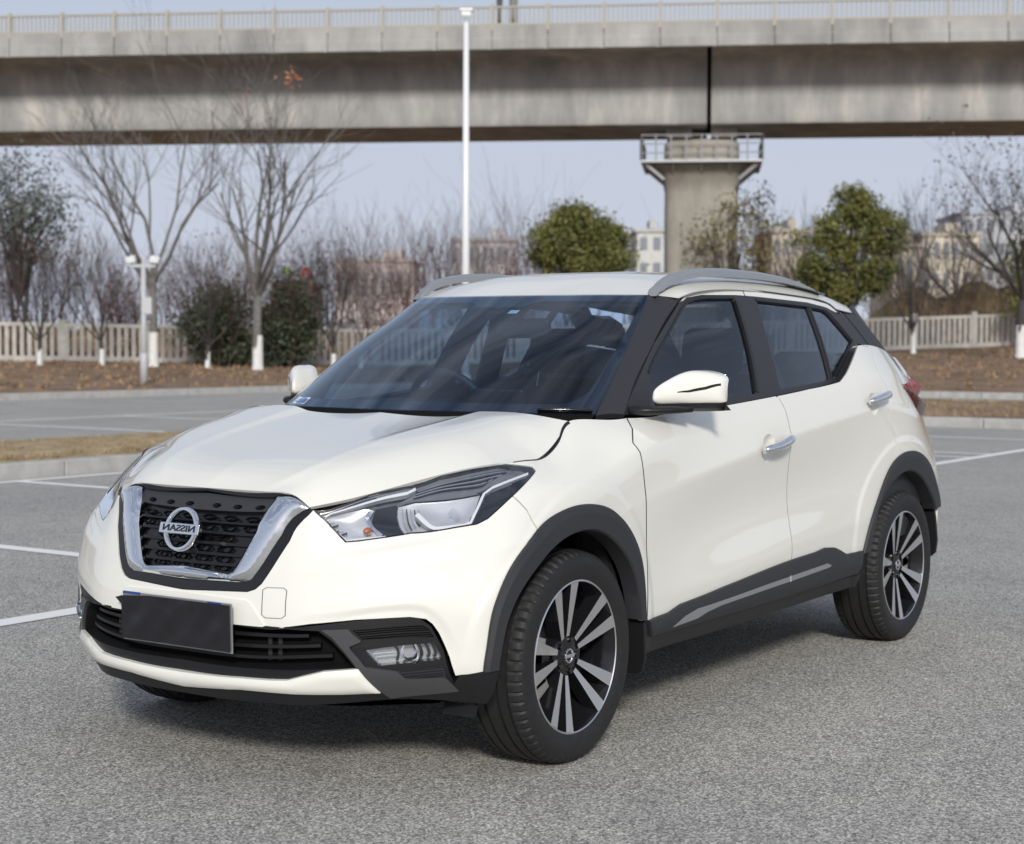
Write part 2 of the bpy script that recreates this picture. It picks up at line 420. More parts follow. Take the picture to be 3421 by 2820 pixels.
def panel(name, ch, outline, m, parent, off=0.0, th=0.012, step=0.03, holes=(), mode=None, gap=0.002, r=0.0, dome=None, castoff=None, smooth=False):
    """mode None: this side only; 'pair': adds the mirrored part; 'sym': one mesh over both sides."""
    co = off if castoff is None else castoff
    def prep(pts, g):
        P = to_uv(ch, pts, co) if isinstance(pts, list) else pts
        P = smooth_poly(P) if smooth else fillet(P, r)
        P = inset(resample(P, min(step, 0.02)), g)
        if mode == 'sym': P[P[:, 0] < 0.012, 0] = 0.0
        return P
    loops = [prep(outline, gap)]+[prep(h, -gap) for h in holes]
    V, F, N = panel_geo(ch, loops, off, th, step, dome, mode == 'sym')
    if mode == 'sym':
        k = len(V); V = np.concatenate([V, V*[1, -1, 1]]); N = np.concatenate([N, N*[1, -1, 1]]); F = F+[tuple(i+k for i in f[::-1]) for f in F]
    if dome:
        ob = mesh_obj(name, V, F, m, parent)
        set_autosmooth(ob, 0.9)
    else: ob = mesh_obj(name, V, F, m, parent, normals=N)
    if mode == 'pair': mirror_copy(ob, parent)
    return ob
def ribbon(name, ch, pts, w, m, parent, off=0.002, th=0.002, mode=None, closed=False, smooth=False, castoff=None, step=0.02):
    """A narrow strip of constant width along a line on the surface."""
    P = to_uv(ch, pts, off if castoff is None else castoff)
    if smooth: P = smooth_poly(P, closed)
    P = resample(P, step, closed)
    a = np.roll(P, 1, 0); c = np.roll(P, -1, 0)
    if not closed: a[0] = P[0]; c[-1] = P[-1]
    t = c-a; t /= np.linalg.norm(t, axis=1)[:, None]+1e-9; nn = np.stack([-t[:, 1], t[:, 0]], 1)
    if np.ndim(w): w = np.interp(np.linspace(0, 1, len(P)), np.linspace(0, 1, len(w)), w)[:, None]
    A, _ = ch.off(P-nn*w/2, off); B, _ = ch.off(P+nn*w/2, off); A2, _ = ch.off(P-nn*w/2, off-th); B2, _ = ch.off(P+nn*w/2, off-th)
    n = len(P); V = np.concatenate([A, B, A2, B2]); F = []
    for i in range(n if closed else n-1):
        j = (i+1) % n; F += [(i, j, n+j, n+i), (2*n+i, 2*n+j, j, i), (n+i, n+j, 3*n+j, 3*n+i)]
    if ch.sgn < 0: F = [f[::-1] for f in F]
    if mode == 'sym':
        k = len(V); V = np.concatenate([V, V*[1, -1, 1]]); F = F+[tuple(i+k for i in f[::-1]) for f in F]
    ob = mesh_obj(name, V, F, m, parent, smooth=True); set_autosmooth(ob, 0.5)
    if mode == 'pair': mirror_copy(ob, parent)
    return ob
# ------------------------------------------------------------------ the car
CAR = tag(empty('car', (1.3, 0, 0)), 'pearl white five-door crossover with black cladding and a covered number plate, parked in the foreground', 'car')
car_inv = Matrix.Translation((-1.3, 0, 0))
def N_(*r): return [(a, -b, c) for a, b, c in r]
ST = [
 N_((-.775,0,.246),(-.797,0,.31),(-.802,0,.39),(-.797,0,.50),(-.782,0,.62),(-.745,0,.75),(-.69,0,.838)),
 N_((-.768,.2,.247),(-.79,.2,.31),(-.796,.2,.39),(-.791,.2,.50),(-.772,.2,.62),(-.737,.2,.75),(-.686,.2,.838)),
 N_((-.749,.315,.249),(-.772,.315,.313),(-.781,.315,.395),(-.778,.315,.50),(-.756,.315,.62),(-.719,.315,.747),(-.677,.325,.835)),
 N_((-.733,.38,.25),(-.755,.38,.315),(-.766,.385,.40),(-.763,.385,.50),(-.739,.385,.62),(-.705,.38,.735),(-.675,.39,.797)),
 N_((-.66,.51,.26),(-.69,.515,.325),(-.70,.52,.41),(-.698,.52,.51),(-.675,.51,.64),(-.628,.488,.745),(-.542,.50,.836)),
 N_((-.57,.63,.27),(-.605,.64,.33),(-.607,.65,.42),(-.606,.655,.52),(-.575,.66,.65),(-.505,.645,.755),(-.37,.62,.884)),
 N_((-.46,.75,.26),(-.495,.757,.33),(-.50,.765,.42),(-.498,.77,.53),(-.455,.775,.67),(-.385,.745,.79),(-.25,.705,.91)),
 N_((-.38,.83,.25),(-.41,.838,.33),(-.41,.845,.43),(-.40,.848,.55),(-.34,.846,.69),(-.26,.80,.82),(-.12,.735,.919)),
 N_((-.22,.865,.25),(-.23,.868,.34),(-.23,.868,.45),(-.22,.868,.58),(-.18,.866,.72),(-.13,.835,.835),(-.02,.737,.921)),
 N_((0,.87,.25),(0,.872,.34),(0,.873,.46),(0,.874,.60),(.02,.872,.74),(.03,.85,.85),(.09,.722,.966)),
 N_((.22,.865,.25),(.22,.868,.34),(.22,.869,.46),(.22,.869,.6),(.22,.866,.74),(.22,.850,.88),(.20,.695,1.025)),
 N_((.42,.835,.26),(.42,.858,.34),(.42,.865,.45),(.42,.860,.61),(.42,.862,.78),(.40,.850,.93),(.40,.736,1.022)),
 N_((.8,.825,.265),(.8,.855,.345),(.8,.866,.46),(.8,.846,.64),(.8,.865,.845),(.8,.838,.965),(.8,.748,1.07)),
 N_((1.4,.825,.275),(1.4,.855,.36),(1.4,.867,.51),(1.4,.845,.69),(1.4,.867,.925),(1.4,.838,1.02),(1.4,.77,1.12)),
 N_((2.0,.825,.285),(2.0,.857,.375),(2.0,.868,.54),(2.0,.853,.74),(2.0,.868,.99),(2.0,.838,1.08),(2.0,.765,1.19)),
 N_((2.4,.83,.29),(2.4,.862,.39),(2.4,.872,.56),(2.4,.872,.77),(2.4,.868,1.02),(2.4,.828,1.14),(2.4,.73,1.265)),
 N_((2.75,.835,.30),(2.75,.865,.40),(2.75,.873,.57),(2.75,.873,.76),(2.75,.85,.97),(2.75,.785,1.12),(2.75,.69,1.25)),
 N_((3.0,.83,.32),(3.0,.843,.42),(3.0,.848,.58),(3.0,.838,.74),(3.0,.785,.92),(3.0,.725,1.09),(3.0,.63,1.22)),
 N_((3.2,.755,.34),(3.2,.765,.44),(3.2,.77,.58),(3.2,.757,.74),(3.2,.70,.92),(3.2,.655,1.08),(3.2,.57,1.2)),
 N_((3.36,.55,.36),(3.36,.56,.46),(3.36,.56,.6),(3.36,.53,.75),(3.34,.49,.92),(3.30,.46,1.07),(3.26,.42,1.18)),
 N_((3.42,.28,.36),(3.43,.28,.46),(3.43,.28,.6),(3.42,.28,.75),(3.39,.28,.92),(3.34,.28,1.07),(3.29,.28,1.18)),
 N_((3.43,0,.36),(3.44,0,.46),(3.44,0,.6),(3.43,0,.75),(3.40,0,.92),(3.35,0,1.07),(3.30,0,1.18)),
]
BODY = Chart(ST, creaseV={2: .8, 4: .85, 5: .5}, sym0=True)
HD0 = [
 ((-.69,0,.838),(-.684,.2,.838),(-.677,.322,.834),(-.675,.385,.800)),
 ((-.63,0,.882),(-.615,.26,.882),(-.60,.375,.865),(-.605,.452,.818)),
 ((-.40,0,.943),(-.40,.315,.950),(-.385,.47,.933),(-.37,.62,.884)),
 ((-.2,0,.982),(-.2,.335,.990),(-.2,.545,.979),(-.218,.715,.911)),
 ((0,0,1.018),(0,.36,1.022),(0,.592,1.011),(-.02,.737,.921)),
 ((.07,0,1.032),(.075,.368,1.034),(.085,.60,1.029),(.09,.722,.966)),
 ((.125,0,1.042),(.135,.375,1.043),(.155,.58,1.043),(.20,.695,1.025)),
]
HD = []
for (a, b, c, d), f in zip(HD0, (0, .001, .003, .007, .011, .013, .014)):
    HD.append(N_((a[0], 0, a[2]-f*.5), (b[0], b[1]-.035-.6*f, b[2]-f*.75), (b[0]+.002, b[1]+.012, b[2]+f*.3), c, d))
HOOD = Chart(HD, creaseV={1: .5, 2: .75})
GS = []
for x, t in ((.25,-.066),(.5,-.070),(.75,-.068),(1.1,-.042),(1.5,-.016),(2.0,-.010),(2.4,-.025),(2.8,-.06),(3.1,-.10)):
    GS.append([(x, -(s+t), z) for z, s in ((1.0,.815),(1.15,.765),(1.3,.70),(1.42,.635),(1.52,.575))])
SIDE = Chart(GS)
RF = [
 N_((.90,0,1.442),(.915,.25,1.442),(.965,.44,1.442),(1.02,.53,1.442),(1.07,.605,1.432)),
 N_((1.10,0,1.508),(1.10,.25,1.504),(1.12,.44,1.487),(1.14,.53,1.475),(1.16,.605,1.452)),
 N_((1.4,0,1.546),(1.4,.25,1.541),(1.4,.44,1.522),(1.4,.53,1.505),(1.4,.603,1.472)),
 N_((1.8,0,1.552),(1.8,.25,1.547),(1.8,.44,1.53),(1.8,.53,1.512),(1.8,.60,1.470)),
 N_((2.2,0,1.538),(2.2,.25,1.534),(2.2,.44,1.515),(2.2,.53,1.498),(2.2,.592,1.452)),
 N_((2.5,0,1.515),(2.5,.25,1.51),(2.5,.44,1.49),(2.5,.52,1.473),(2.5,.575,1.420)),
 N_((2.95,0,1.478),(2.93,.25,1.473),(2.86,.43,1.452),(2.80,.50,1.435),(2.75,.55,1.405)),
]
ROOF = Chart(RF)
WS = [
 N_((.16,0,1.043),(.34,0,1.148),(.52,0,1.252),(.70,0,1.348),(.885,0,1.442)),
 N_((.19,.25,1.043),(.365,.24,1.148),(.545,.235,1.252),(.725,.225,1.348),(.905,.22,1.442)),
 N_((.27,.50,1.041),(.435,.48,1.146),(.60,.46,1.25),(.77,.43,1.347),(.945,.40,1.442)),
 N_((.39,.665,1.037),(.545,.635,1.143),(.70,.60,1.248),(.86,.555,1.347),(1.005,.515,1.441)),
 N_((.45,.715,1.03),(.60,.685,1.138),(.755,.645,1.243),(.91,.592,1.345),(1.045,.545,1.441)),
]
WSC = Chart(WS, sym0=True)
AP = [N_((.40,.668,1.030),(.44,.705,1.036),(.470,.735,1.033)),
      N_((.55,.628,1.140),(.585,.665,1.138),(.612,.690,1.135)),
      N_((.70,.594,1.246),(.745,.627,1.247),(.782,.654,1.247)),
      N_((.86,.549,1.346),(.902,.586,1.344),(.940,.621,1.346)),
      N_((1.005,.513,1.440),(1.055,.557,1.440),(1.10,.597,1.433))]
APIL = Chart(AP)

# --- wheel arch outlines
ARF_O = [(205,1080),(240,800),(300,600),(390,400),(530,215),(640,125),(760,72),(850,62),(960,80),(1050,150),(1120,270),(1165,420),(1180,600),(1185,770)]
ARR_O = [(1487,760),(1530,580),(1590,400),(1650,230),(1720,140),(1800,105),(1870,130),(1920,200),(1955,320),(1975,450)]
def arch_uv(zi, pts): return to_uv(BODY, Z(zi, *pts))
def soft(P, w=9, it=2):
    P = resample(smooth_poly(P, False), .01, False)
    for _ in range(it):
        Q = np.concatenate([np.repeat(2*P[:1], w, 0)-P[1:w+1][::-1], P, np.repeat(2*P[-1:], w, 0)-P[-w-1:-1][::-1]]); k = np.ones(2*w+1)/(2*w+1)
        P = np.stack([np.convolve(Q[:, i], k, 'valid') for i in (0, 1)], 1)
    return P
AF = soft(arch_uv(3, ARF_O), 5); AR = soft(arch_uv(4, ARR_O), 5)
def bump_of(P, h):
    c = np.array([(P[:, 0].min()+P[:, 0].max())/2, P[:, 1].min()+.02]); return (c, (P[:, 0].max()-P[:, 0].min())/2, P[:, 1].max()-c[1], h)
rl = lambda *p: resample(smooth_poly(to_uv(BODY, Z(2, *p)), False), .02, False)
R1 = rl((215,800),(500,770),(850,715),(1100,665),(1290,590)); R2 = rl((1190,1560),(1150,1420),(1075,1255),(1000,1165),(900,1120),(700,1125),(400,1165),(100,1195))
BODY.bumps = (bump_of(AF, .0042), bump_of(AR, .0042)); BODY.ridges = ((R1[::-1], .035, .007), (R2[::-1], .030, .006)); BODY.step = .014; BODY.bvh = {}
def uvl(P): return [('uv', float(a), float(b)) for a, b in P]
def shrink(P, k, c): c = np.array(c); return c+(P-c)*k
cF = AF.mean(0); cF = np.array([AF[:, 0].mean(), AF[:, 1].min()]); cR = np.array([AR[:, 0].mean(), AR[:, 1].min()])
AFi = shrink(AF, .95, cF); ARi = shrink(AR, .95, cR)

# --- panels of the body
HL_LOW = Z(2, (230,490),(330,590),(435,697),(520,690),(850,640),(1130,605),(1280,580),(1350,545),(1510,400),(1660,240))
HL_TOP = Z(2, (1660,237),(1640,215),(1570,205),(1440,195),(1250,215),(1040,265),(890,325),(600,385),(400,440))
FRAME_R = Z(1, (1570,492),(1545,520),(1420,690),(1240,965),(1200,1000),(1150,1016),(1000,1010))
bump = [('c', .549)] + FRAME_R[::-1] + HL_LOW[:-1] + Z(2, (1600,490),(1665,605))
iF = int(np.argmin(np.linalg.norm(AF-to_uv(BODY, Z(2, (1665, 605)))[0], axis=1)))
bump += uvl(AFi[:iF+1][::-1]) + Z(2, (1140,1560),(1100,1440),(1030,1280),(990,1225),(950,1195),(850,1182),(500,1200),(200,1228),(0,1250)) + Z(1, (1390,1250)) + [('c', .473)]
panel('front_bumper', BODY, bump, PAINT, CAR, mode='sym', step=.025)
def hood_panel():
    k = .0035; P = np.array([(0, 0), (HOOD.u1-k, 0), (HOOD.u1-k, HOOD.v1-k), (0, HOOD.v1-k)])
    V, F, Nn = panel_geo(HOOD, [resample(P, .02)], 0.0, .012, .025)
    n = len(V); V = np.concatenate([V, V*[1, -1, 1]]); Nn = np.concatenate([Nn, Nn*[1, -1, 1]]); F = F+[tuple(i+n for i in f[::-1]) for f in F]
    c = np.abs(V[:, 1]) < 1e-4; Nn[c, 1] = 0
    return mesh_obj('hood', V, F, PAINT, CAR, normals=Nn)
hood_panel()
v_top = BODY.v1
fend = [('uv', BODY.near((-.02,-.737,.921))[0], 'max'), ('uv', BODY.near((.09,-.725,.97))[0], 'max'), ('uv', BODY.near((.20,-.695,1.025))[0], 'max'), ('uv', BODY.near((.40,-.736,1.022))[0], 'max')] \
    + Z(6, (312,878),(345,945),(348,1020),(408,1210)) + Z(4, (115,650),(119,1190),(97,1195)) + uvl(AFi[iF:][::-1]) + Z(2, (1665,605),(1600,490),(1510,400)) + HL_TOP[:4]
uh = [BODY.near(q)[0] for q in ((.19, -.70, 1.03), (.09, -.725, .97), (-.02, -.737, .921), (-.16, -.73, .917))]
ribbon('hood_seam', BODY, uvl([(uh[0]+(uh[3]-uh[0])*k/12, BODY.v1-.004) for k in range(13)]), [.007, .007, .006, .003], RUB, CAR, off=.0012, th=.004, mode='pair')
panel('fender', BODY, fend, PAINT, CAR, mode='pair', step=.025)
SEAM1 = Z(6, (312,878),(345,945),(348,1020),(408,1210)) + Z(4, (115,650),(119,1190))
SEAM2 = Z(4, (1035,830),(1045,780),(1040,650),(1042,0)) + Z(6, (1200,960),(1140,780))
fd = SEAM1 + Z(4, (160,1230),(330,1120)) + SEAM2 + Z(6, (1118,766),(820,822),(450,878))
iR = int(np.argmin(np.linalg.norm(AR-to_uv(BODY, Z(6, (1772, 1080)))[0], axis=1)))
SEAM3 = Z(6, (1625,500),(1670,640),(1730,740),(1740,880),(1775,1030))
rd = SEAM2 + Z(6, (1132,765),(1300,728),(1430,699),(1467,688),(1503,640),(1566,484)) + SEAM3 + uvl(ARi[:iR+1][::-1]) + Z(4, (1480,790),(1385,800),(1290,770),(1200,790))
SEAMM2 = mat('shaded_seam', (.22, .22, .21), .8)
def cup_uv(c): cu = to_uv(BODY, Z(6, c), 0)[0]; return np.array([cu+.047*np.array([math.cos(t), .95*math.sin(t)]) for t in np.linspace(0, 6.283, 30)[:-1]])
CUPF, CUPR = cup_uv((1085,1031)), cup_uv((1650,798))
FD = panel('front_door', BODY, fd, PAINT, CAR, step=.025, holes=[CUPF]); FDM = mirror_copy(FD, CAR)
ribbon('door_seam', BODY, SEAM1, .0045, RUB, CAR, off=.0006, th=.004, mode='pair')
ribbon('rear_door_seam', BODY, SEAM2, .0028, SEAMM2, CAR, off=.0004, th=.003, mode='pair')
RD = panel('rear_door', BODY, rd, PAINT, CAR, step=.025, holes=[CUPR]); RDM = mirror_copy(RD, CAR)
qp = SEAM3[::-1] + [('xyz', 2.3, -.735, 1.262), ('xyz', 2.82, -.68, 1.236), ('uv', BODY.u1-.45, 'max'), ('uv', 'max', 'max'), ('uv', 'max', .0), ('xyz', 3.04, -.83, .33)] + Z(4, (1978,470)) + uvl(ARi[iR:][::-1])
panel('quarter_panel', BODY, qp, PAINT, CAR, mode='pair', step=.03)

# --- grille
CHR_O = Z(1, (1552,476),(1440,545),(1370,655),(1255,830),(1175,940),(1120,957),(1000,948))
CHR_I = Z(1, (1030,905),(1060,880),(1110,800),(1200,640),(1275,490),(1342,408))
gr = Z(1, (1470,388),(1535,440)) + FRAME_R
panel('grille_frame', BODY, [('uv', 0, BODY.v1)] + [('xyz', -.682, -.30, .836)] + gr + [('c', .549)], GLOSSB, CAR, off=-.002, th=.06, mode='sym', step=.02, gap=.001,
      holes=[[('uv', 0, BODY.v1-.012), ('xyz', -.694, -.26, .824)] + Z(1, (1342,400),(1440,405)) + CHR_O + [('c', .578)]])
chrome_poly = Z(1, (1342,405),(1440,408),(1520,445)) + CHR_O + [('c', .580), ('c', .617)] + CHR_I
panel('grille_chrome', BODY, chrome_poly, CHROME, CAR, off=.0, th=.045, mode='sym', step=.012, gap=.0005, dome=(.014, .028))
ins_poly = [('uv', 0, BODY.v1-.012)] + Z(1, (1345,402)) + CHR_I[::-1] + [('c', .605)]
GI = panel('grille_insert', BODY, ins_poly, GLOSSB, CAR, off=-.028, th=.01, mode='sym', step=.02, gap=-.004, castoff=0)
ins_uv = to_uv(BODY, ins_poly, 0)
# honeycomb on the insert: a top band with six pockets, then ledges and hexagon cells
def hex_uv(c, a, b): return np.array([c+np.array([a*math.cos(t), b*math.sin(t)]) for t in np.arange(6)*math.pi/3])
vz = lambda z: BODY.v_at_z(z)
POCK = mat('grille_pocket', (.003, .003, .003), .8, spec=.1)
band = [('c', .829)] + Z(1, (1342,404),(1290,490)) + [('c', .782)]
panel('grille_band', BODY, band, GREYP, GI, off=-.012, th=.014, mode='sym', step=.02, gap=0, castoff=0,
      holes=[hex_uv(np.array([u, vz(.797)]), .019, .0125) for u in (.055, .137, .219)])
V, F = [], []
def hex_ring(c, a, b, w, o0, o1):
    global V, F
    A, B = hex_uv(c, a, b), hex_uv(c, a-w, b-w*.7); pa, _ = BODY.off(A, o0); pb, _ = BODY.off(B, o0); pc, _ = BODY.off(B*.5+A*.5, o1)
    for sg in (1, -1):
        k = len(V); q = np.concatenate([pa, pc, pb])*[1, sg, 1]; V += list(q)
        for i in range(6):
            j = (i+1) % 6
            for f in ((i, j, 6+j, 6+i), (6+i, 6+j, 12+j, 12+i)): F.append(tuple(k+t for t in (f if sg > 0 else f[::-1])))
rows = [.765, .735, .704, .674, .645, .620]
for ri, z in enumerate(rows):
    vv = vz(z)
    for kx in range(5):
        u = .042+.083*kx + (0 if ri % 2 == 0 else .0)
        if inside(ins_uv, np.array([[u+.03, vv]]))[0]: hex_ring(np.array([u, vv]), .030, .0125, .007, -.022, -.012)
mesh_obj('grille_mesh', V, F, GLOSSB, GI, smooth=False)
for z in (.750, .7195, .689, .659, .632):
    us = [u for u in np.linspace(0, .42, 60) if inside(ins_uv, np.array([[max(u, .004), vz(z)]]))[0]]
    P = np.array([(u, vz(z)) for u in np.linspace(0, max(us)+.004, 14)])
    ribbon('grille_ledge', BODY, uvl(P), .0085, BLACKP, GI, off=-.012, th=.016, mode='sym')
# emblem
def emblem(parent):
    C0 = Vector((-.789, 0, .7225)); X = Vector((0, 1, 0)); Y = Vector((.27, 0, .963)).normalized(); Zn = X.cross(Y)
    if Zn.x > 0: Zn = -Zn
    bm = bmesh.new(); n = 48; prof = [(.052, .0), (.052, .010), (.0555, .016), (.0625, .016), (.066, .010), (.066, 0)]; rings = []
    for r, h in prof: rings.append([bm.verts.new(C0+X*(r*math.cos(6.2832*k/n))+Y*(r*math.sin(6.2832*k/n))+Zn*h) for k in range(n)])
    for a, b in zip(rings, rings[1:]):
        for k in range(n): bm.faces.new((a[k], a[(k+1) % n], b[(k+1) % n], b[k]))
    e = bm_obj('emblem', bm, CHROME, parent, True); set_autosmooth(e, .7)
    bm = bmesh.new(); rot = Matrix((X, Y, Zn)).transposed()
    add_box(bm, C0+Zn*.012, (.157, .031, .016), rot); bm_obj('emblem_bar', bm, CHROME, e, bevel=.002)
    fc = bpy.data.curves.new('lettering', 'FONT'); fc.body = 'NISSAN'; fc.size = .034; fc.extrude = .0008; fc.align_x = 'CENTER'; fc.align_y = 'CENTER'; fc.space_character = 1.02; fc.offset = .0006
    to = bpy.data.objects.new('lettering', fc); COL.objects.link(to)
    dg = bpy.context.evaluated_depsgraph_get(); me = bpy.data.meshes.new_from_object(to.evaluated_get(dg)); bpy.data.objects.remove(to)
    xs = [v.co.x for v in me.vertices]; wd = max(xs)-min(xs); k = .128/wd
    for v in me.vertices: v.co = C0+Zn*(.0205+v.co.z)+X*(v.co.x*k)+Y*(v.co.y*.78)      # the photo shows the word reversed
    me.materials.clear(); me.materials.append(GLOSSB); lo = bpy.data.objects.new('lettering', me); COL.objects.link(lo); lo.parent = e
emblem(CAR)

# --- number plate, wrapped in black film
def plate():
    bm = bmesh.new(); X, Zt = Vector((0, 1, 0)), Vector((-.028, 0, 1)).normalized(); c = Vector((-.818, 0, .4575)); nn = Vector((-1, 0, -.028)).normalized()
    rot = Matrix((X, Zt, -nn)).transposed()
    add_box(bm, c, (.441, .1435, .005), rot); fr = bm_obj('number_plate', bm, STRIPM, CAR, bevel=.002)
    FILM = noisy('black_film', (.008, .008, .011), (.014, .014, .018), 9, .28, bump=.35, bscale=16, bdist=.004)
    bm = bmesh.new(); ny, nz_ = 46, 16; g = {}
    rnd = random.Random(3)
    for i in range(ny+1):
        for j in range(nz_+1):
            y = -.219+.438*i/ny; z = -.066+.134*j/nz_
            if j == nz_ and i > 34: z -= .004*(i-34)/6
            w = .0016*math.sin(22*y+5*z*9)+.0012*math.sin(60*(y+z))+.001*math.sin(37*y-50*z)+.0008*rnd.random()
            ed = min(i, ny-i)/4, min(j, nz_-j)/3; w *= min(1, min(ed)+.2)
            g[i, j] = bm.verts.new(c+nn*(.0095+w)+X*y+Zt*z)
    for i in range(ny):
        for j in range(nz_): bm.faces.new((g[i, j], g[i+1, j], g[i+1, j+1], g[i, j+1]))
    a = bm.verts.new(c+nn*.006+X*.248+Zt*.052); bm.faces.new((g[ny, nz_-1], g[ny, nz_-4], a))
    bm_obj('plate_cover', bm, FILM, fr, True)
    bm = bmesh.new(); add_box(bm, c+nn*.004+Zt*.0705+X*.18, (.07, .006, .004), rot); bm_obj('plate_edge', bm, mat('plate_blue', (.02, .06, .30), .35), fr); bm = bmesh.new(); add_box(bm, c+nn*.004+Zt*.0685-X*.155, (.05, .006, .004), rot); bm_obj('plate_edge', bm, mat('plate_blue', (.02, .06, .30), .35), fr)
    # painted plinth behind the plate
plate()
pl = [('c', .543)] + Z(1, (1060,1062),(1140,1072),(1175,1105),(1262,1245)) + [('c', .468)]
panel('plate_plinth', BODY, pl, PAINT, CAR, off=.005, th=.006, mode='sym', step=.02, gap=0, r=.01)
tow = to_uv(BODY, Z(1, (1250,1005),(1275,990),(1385,993),(1405,1010),(1397,1090),(1395,1170),(1370,1190),(1265,1185),(1243,1165),(1246,1080)))
SEAMM = mat('seam_line', (.05, .05, .05), .8)
ribbon('tow_cover_seam', BODY, uvl(tow), .0022, SEAMM, CAR, off=.0007, th=.0006, closed=True)

# --- lower intake, lip, fog lamps
LIP_T = Z(8, (1290,302),(1100,316),(1000,340),(900,364),(800,362),(650,350))
LIP_B = Z(8, (650,412),(900,434),(1200,440),(1412,432))
intake = [('c', .476)] + Z(1, (1300,1245)) + Z(8, (900,72),(1090,90),(1160,140),(1300,310)) + LIP_T[1:] + [('c', .318)]
panel('lower_intake', BODY, intake, DARK, CAR, off=-.07, th=.0, mode='sym', step=.03, gap=-.012, castoff=0)
panel('intake_lip', BODY, [('c', .476)] + Z(1, (1300,1240)) + Z(8, (900,70),(1095,88),(1160,135),(1300,308)) + LIP_T[1:] + [('c', .316)], BLACKP, CAR, off=-.002, th=.07, mode='sym', step=.02, gap=0,
      holes=[[('c', .468)] + Z(1, (1300,1262)) + Z(8, (900,84),(1075,95),(1150,150),(1275,295)) + [('xyz', -.74, -.42, .352), ('c', .345)]])
for z, y1 in ((.438, .44), (.405, .475), (.372, .51)):
    P = np.array([(u, vz(z)) for u in np.linspace(0, y1, 12)])
    ribbon('intake_slat', BODY, uvl(P), .013, BLACKP, CAR, off=-.022, th=.03, mode='sym')
for u in (.30, .335): 
    bm = bmesh.new(); p, _ = BODY.off(np.array([[u, vz(.44)], [u, vz(.36)]]), -.045)
    add_tube(bm, [Vector(q) for q in p], .008, 4); mirror_copy(bm_obj('intake_post', bm, BLACKP, CAR), CAR)
panel('bumper_lip', BODY, [('c', .312)] + LIP_T[::-1] + LIP_B[::-1] + [('c', .268)], PAINT, CAR, off=.010, th=.03, mode='sym', step=.015, gap=0, dome=(.008, .02), castoff=.01)
panel('lower_valance', BODY, [('c', .275)] + LIP_B + Z(8, (1466,455),(1840,418),(1812,388),(1838,345),(2052,300),(2024,420),(1980,485)) + [('uv', BODY.near((-.45, -.76, .25))[0], 0), ('uv', 0, 0)], BLACKP, CAR, off=.004, th=.04, mode='sym', step=.02, gap=-.003)
bm = bmesh.new()
tp = [(-.72, .28), (-.60, .50), (-.44, .66), (0, .66)]; bm.faces.new([bm.verts.new((x, y, .235)) for x, y in tp+[(x, -y) for x, y in tp[::-1]]])
bm_obj('under_tray', bm, DARK, CAR)
for sg in (-1, 1):
    bm = bmesh.new(); add_box(bm, (-.42, sg*.725, .222), (.012, .11, .035), Matrix.Rotation(.35, 3, 'Y'), 1.0); bm_obj('air_deflector', bm, BLACKP, CAR)
SUR = [(900,78),(1250,42),(1540,18),(1620,24),(1685,70),(1752,200),(1818,388),(1840,418),(1466,455),(1290,300),(1150,130),(1090,90)]
panel('fog_lamp_surround', BODY, Z(8, *SUR), BLACKP, CAR, off=-.004, th=.03, mode='pair', step=.015, gap=.0, holes=[Z(8, (1325,200),(1700,158),(1748,248),(1402,284)), Z(8, (1262,92),(1640,64),(1672,84),(1700,128),(1310,142))])
panel('bumper_blade', BODY, Z(8, (1090,89),(1236,84),(1262,112),(1310,150),(1240,180),(1255,200),(1330,290),(1400,300),(1505,312),(1548,349),(1762,344),(1838,414),(1466,453),(1290,300),(1150,130)), BLADE, CAR, off=.007, th=.014, mode='pair', step=.012, gap=0, castoff=0, r=.006)
panel('vent_insert', BODY, Z(8, (1250,85),(1640,60),(1685,84),(1710,132),(1300,148)), GREYP, CAR, off=-.022, th=.01, mode='pair', step=.02, gap=0, castoff=0)
for y in (76, 88, 100, 112, 124, 136):
    ribbon('vent_rib', BODY, Z(8, (1262+(y-76)*.7, y+14), (1650+(y-76)*.7, y-12)), .0035 if y != 112 else .006, BLACKP, CAR, off=-.010, th=.010, mode='pair', castoff=0)
panel('lower_vent', BODY, Z(8, (1505,312),(1752,288),(1764,342),(1550,348)), GREYP, CAR, off=.001, th=.01, mode='pair', step=.02, gap=0, castoff=0)
for y in (300, 314, 328, 340):
    ribbon('vent_rib', BODY, Z(8, (1515+(y-300)*.8, y+13), (1754, y-10)), .003, BLACKP, CAR, off=.004, th=.004, mode='pair', castoff=0)
fogp = Z(8, (1325,200),(1700,158),(1748,248),(1402,284))
FOGH = panel('fog_lamp', BODY, fogp, mat('lamp_reflector', (.60, .61, .63), .30, .6), CAR, off=-.035, th=.0, step=.02, gap=-.004, castoff=0, mode='pair')
def pair_child(fn, base='fog_lamp'):
    near = bpy.data.objects[base]; far = bpy.data.objects[base+'.001']
    o = fn(near); mirror_copy(o, far); return o
pair_child(lambda p: panel('fog_lens', BODY, fogp, LENS, p, off=-.006, th=.0, step=.02, gap=.0, castoff=0))
pair_child(lambda p: ribbon('fog_rim', BODY, Z(8, (1335,205),(1405,278)), .006, CHROME, p, off=-.015, th=.02, castoff=0))
def fogbowl(p):
    c = BODY.off(to_uv(BODY, Z(8, (1590, 214)), 0), -.018)[0][0]; bm = bmesh.new()
    add_lathe(bm, [(-.012, .033), (.004, .030), (.012, .020), (.016, .004)], 24, 'x', c); o = bm_obj('fog_bowl', bm, CHROME, p, True); return o
pair_child(fogbowl)
